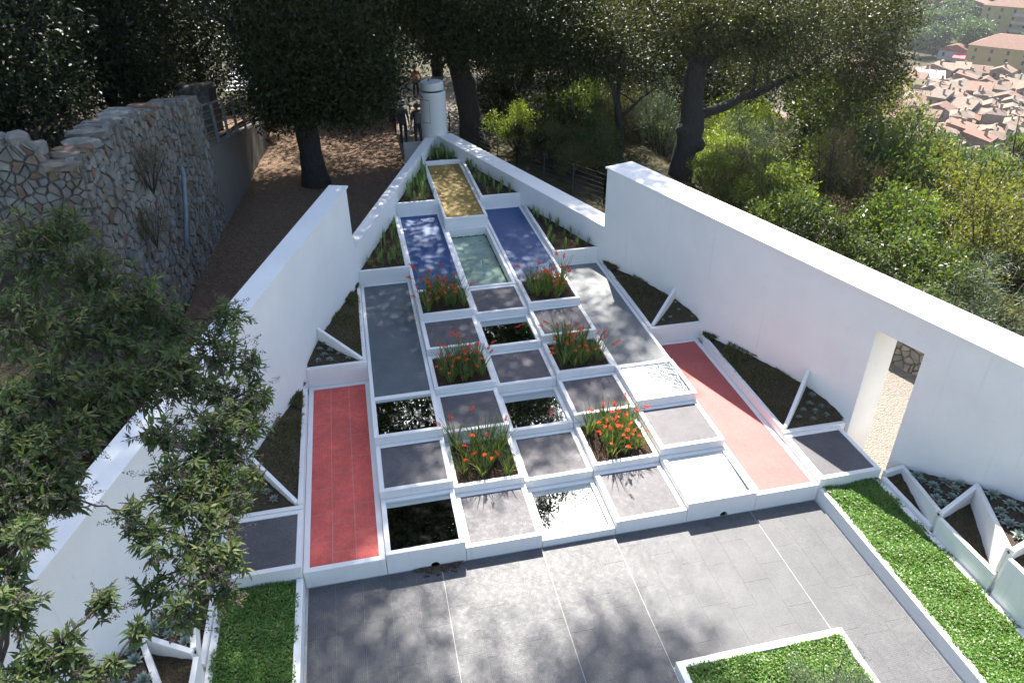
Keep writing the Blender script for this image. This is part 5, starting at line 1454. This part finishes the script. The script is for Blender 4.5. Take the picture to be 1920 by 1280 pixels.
# ================================================================= PEOPLE
def person(label, loc, rot, h, top, legs, hair='hair', hat=None, bag=None, pose='stand'):
    e = empty('person', loc, label, 'person', None, rot)
    s = h / 1.72
    J = {'pel': (0, 0, .94), 'sp': (0, .01, 1.18), 'ch': (0, .0, 1.38), 'nk': (0, 0, 1.47), 'hd': (0, -.015, 1.56), 'ht': (0, -.01, 1.66),
         'sl': (.17, 0, 1.40), 'el': (.23, .03, 1.13), 'wl': (.24, -.06, .90), 'fl': (.24, -.08, .80), 'sr': (-.17, 0, 1.40), 'er': (-.23, .03, 1.13), 'wr': (-.24, -.06, .90), 'fr': (-.24, -.08, .80),
         'hl': (.09, 0, .90), 'kl': (.10, -.03, .50), 'al': (.10, .03, .09), 'tl': (.10, -.13, .03), 'hr': (-.09, 0, .90), 'kr': (-.10, .02, .50), 'ar': (-.10, .09, .09), 'tr': (-.10, -.06, .03)}
    if pose == 'bent':
        J.update({'el': (.24, -.16, 1.16), 'wl': (.14, -.34, 1.26), 'fl': (.10, -.40, 1.28), 'er': (-.24, -.16, 1.16), 'wr': (-.12, -.34, 1.26), 'fr': (-.08, -.40, 1.28)})
    Rr = {'pel': .15, 'sp': .135, 'ch': .15, 'nk': .055, 'hd': .085, 'ht': .08, 'sl': .07, 'el': .048, 'wl': .032, 'fl': .035, 'sr': .07, 'er': .048, 'wr': .032, 'fr': .035, 'hl': .095, 'kl': .062, 'al': .042, 'tl': .04, 'hr': .095, 'kr': .062, 'ar': .042, 'tr': .04}
    names = list(J); ix = {n: i for i, n in enumerate(names)}
    E_ = [('pel', 'sp'), ('sp', 'ch'), ('ch', 'nk'), ('nk', 'hd'), ('hd', 'ht'), ('ch', 'sl'), ('sl', 'el'), ('el', 'wl'), ('wl', 'fl'), ('ch', 'sr'), ('sr', 'er'), ('er', 'wr'), ('wr', 'fr'), ('pel', 'hl'), ('hl', 'kl'), ('kl', 'al'), ('al', 'tl'), ('pel', 'hr'), ('hr', 'kr'), ('kr', 'ar'), ('ar', 'tr')]
    me = bpy.data.meshes.new('sk'); me.from_pydata([tuple(c * s for c in J[n]) for n in names], [(ix[a], ix[b]) for a, b in E_], [])
    o = bpy.data.objects.new('sk', me); C.objects.link(o)
    md = o.modifiers.new('skin', 'SKIN'); sv = me.skin_vertices[0].data
    for n in names: sv[ix[n]].radius = (Rr[n] * s, Rr[n] * s * (.72 if n in ('pel', 'sp', 'ch') else 1)); sv[ix[n]].use_root = (n == 'pel')
    o.modifiers.new('sub', 'SUBSURF').levels = 1
    dg = bpy.context.evaluated_depsgraph_get(); body = bpy.data.meshes.new_from_object(o.evaluated_get(dg)); bpy.data.objects.remove(o)
    body.materials.clear()
    for mm in (top, legs, 'skin'): body.materials.append(M[mm])
    for p_ in body.polygons:
        z = p_.center.z / s; ax = abs(p_.center.x / s); p_.use_smooth = True
        p_.material_index = 2 if (z > 1.45 or (ax > .19 and z < 1.12 and pose != 'bent') or (pose == 'bent' and p_.center.y / s < -.24)) else (0 if z > .93 else 1)
    b = link('body', body, e)
    MB().lathe([(.02, -.01), (.094, .0), (.10, .05), (.07, .10), (.01, .125)], (0, .012, 1.575), 12)
    hb = MB().lathe([(.096, -.02), (.102, .04), (.075, .095), (.01, .12)], (0, .018 * s, 1.60 * s), 12); me = hb.mesh('hair', True); me.materials.append(M[hair]); link('hair', me, e)
    if hat:
        me = MB().lathe([(.17, 0), (.17, .012), (.105, .02), (.10, .09), (.06, .12)], (0, 0, 1.655 * s), 16).mesh('hat', True); me.materials.append(M[hat]); link('hat', me, e)
    if bag:
        me = MB().box(-.14, .14, .10, .26, 1.0 * s, 1.42 * s).mesh('backpack'); me.materials.append(M[bag]); bo = link('backpack', me, e)
        bv = bo.modifiers.new('bevel', 'BEVEL'); bv.width = .04; bv.segments = 3
    return e
person('person in dark clothes with a pale sun hat left of the pillar', (2.95, 19.6, -.36), math.radians(165), 1.5, 'cloth_grey', 'cloth_dark', hat='cloth_pale', bag='cloth_dark')
person('person in dark clothes closest to the pillar', (3.42, 19.2, -.36), math.radians(200), 1.52, 'cloth_dark', 'cloth_dark', bag='cloth_grey')
person('person in red top in the shade left of the group', (2.62, 20.0, -.37), math.radians(150), 1.45, 'cloth_dark', 'cloth_red')
person('distant person in an orange top above the pillar lid', (4.15, 27.2, -.62), math.radians(20), 1.5, 'cloth_orange', 'cloth_dark', pose='bent')

# ================================================================= HAZE
hz = MB().box(-2290, 2690, -525, 3710, -63.5, 24.0).build('haze', None, None)
hm = bpy.data.materials.new('haze_air'); hm.use_nodes = True; ht = hm.node_tree; ht.nodes.clear()
ho = ht.nodes.new('ShaderNodeOutputMaterial'); pv = ht.nodes.new('ShaderNodeVolumePrincipled')
pv.inputs['Color'].default_value = (.86, .90, .95, 1); pv.inputs['Density'].default_value = .00015; pv.inputs['Anisotropy'].default_value = .25
ht.links.new(pv.outputs[0], ho.inputs['Volume']); hz.data.materials.append(hm); hz['kind'] = 'stuff'
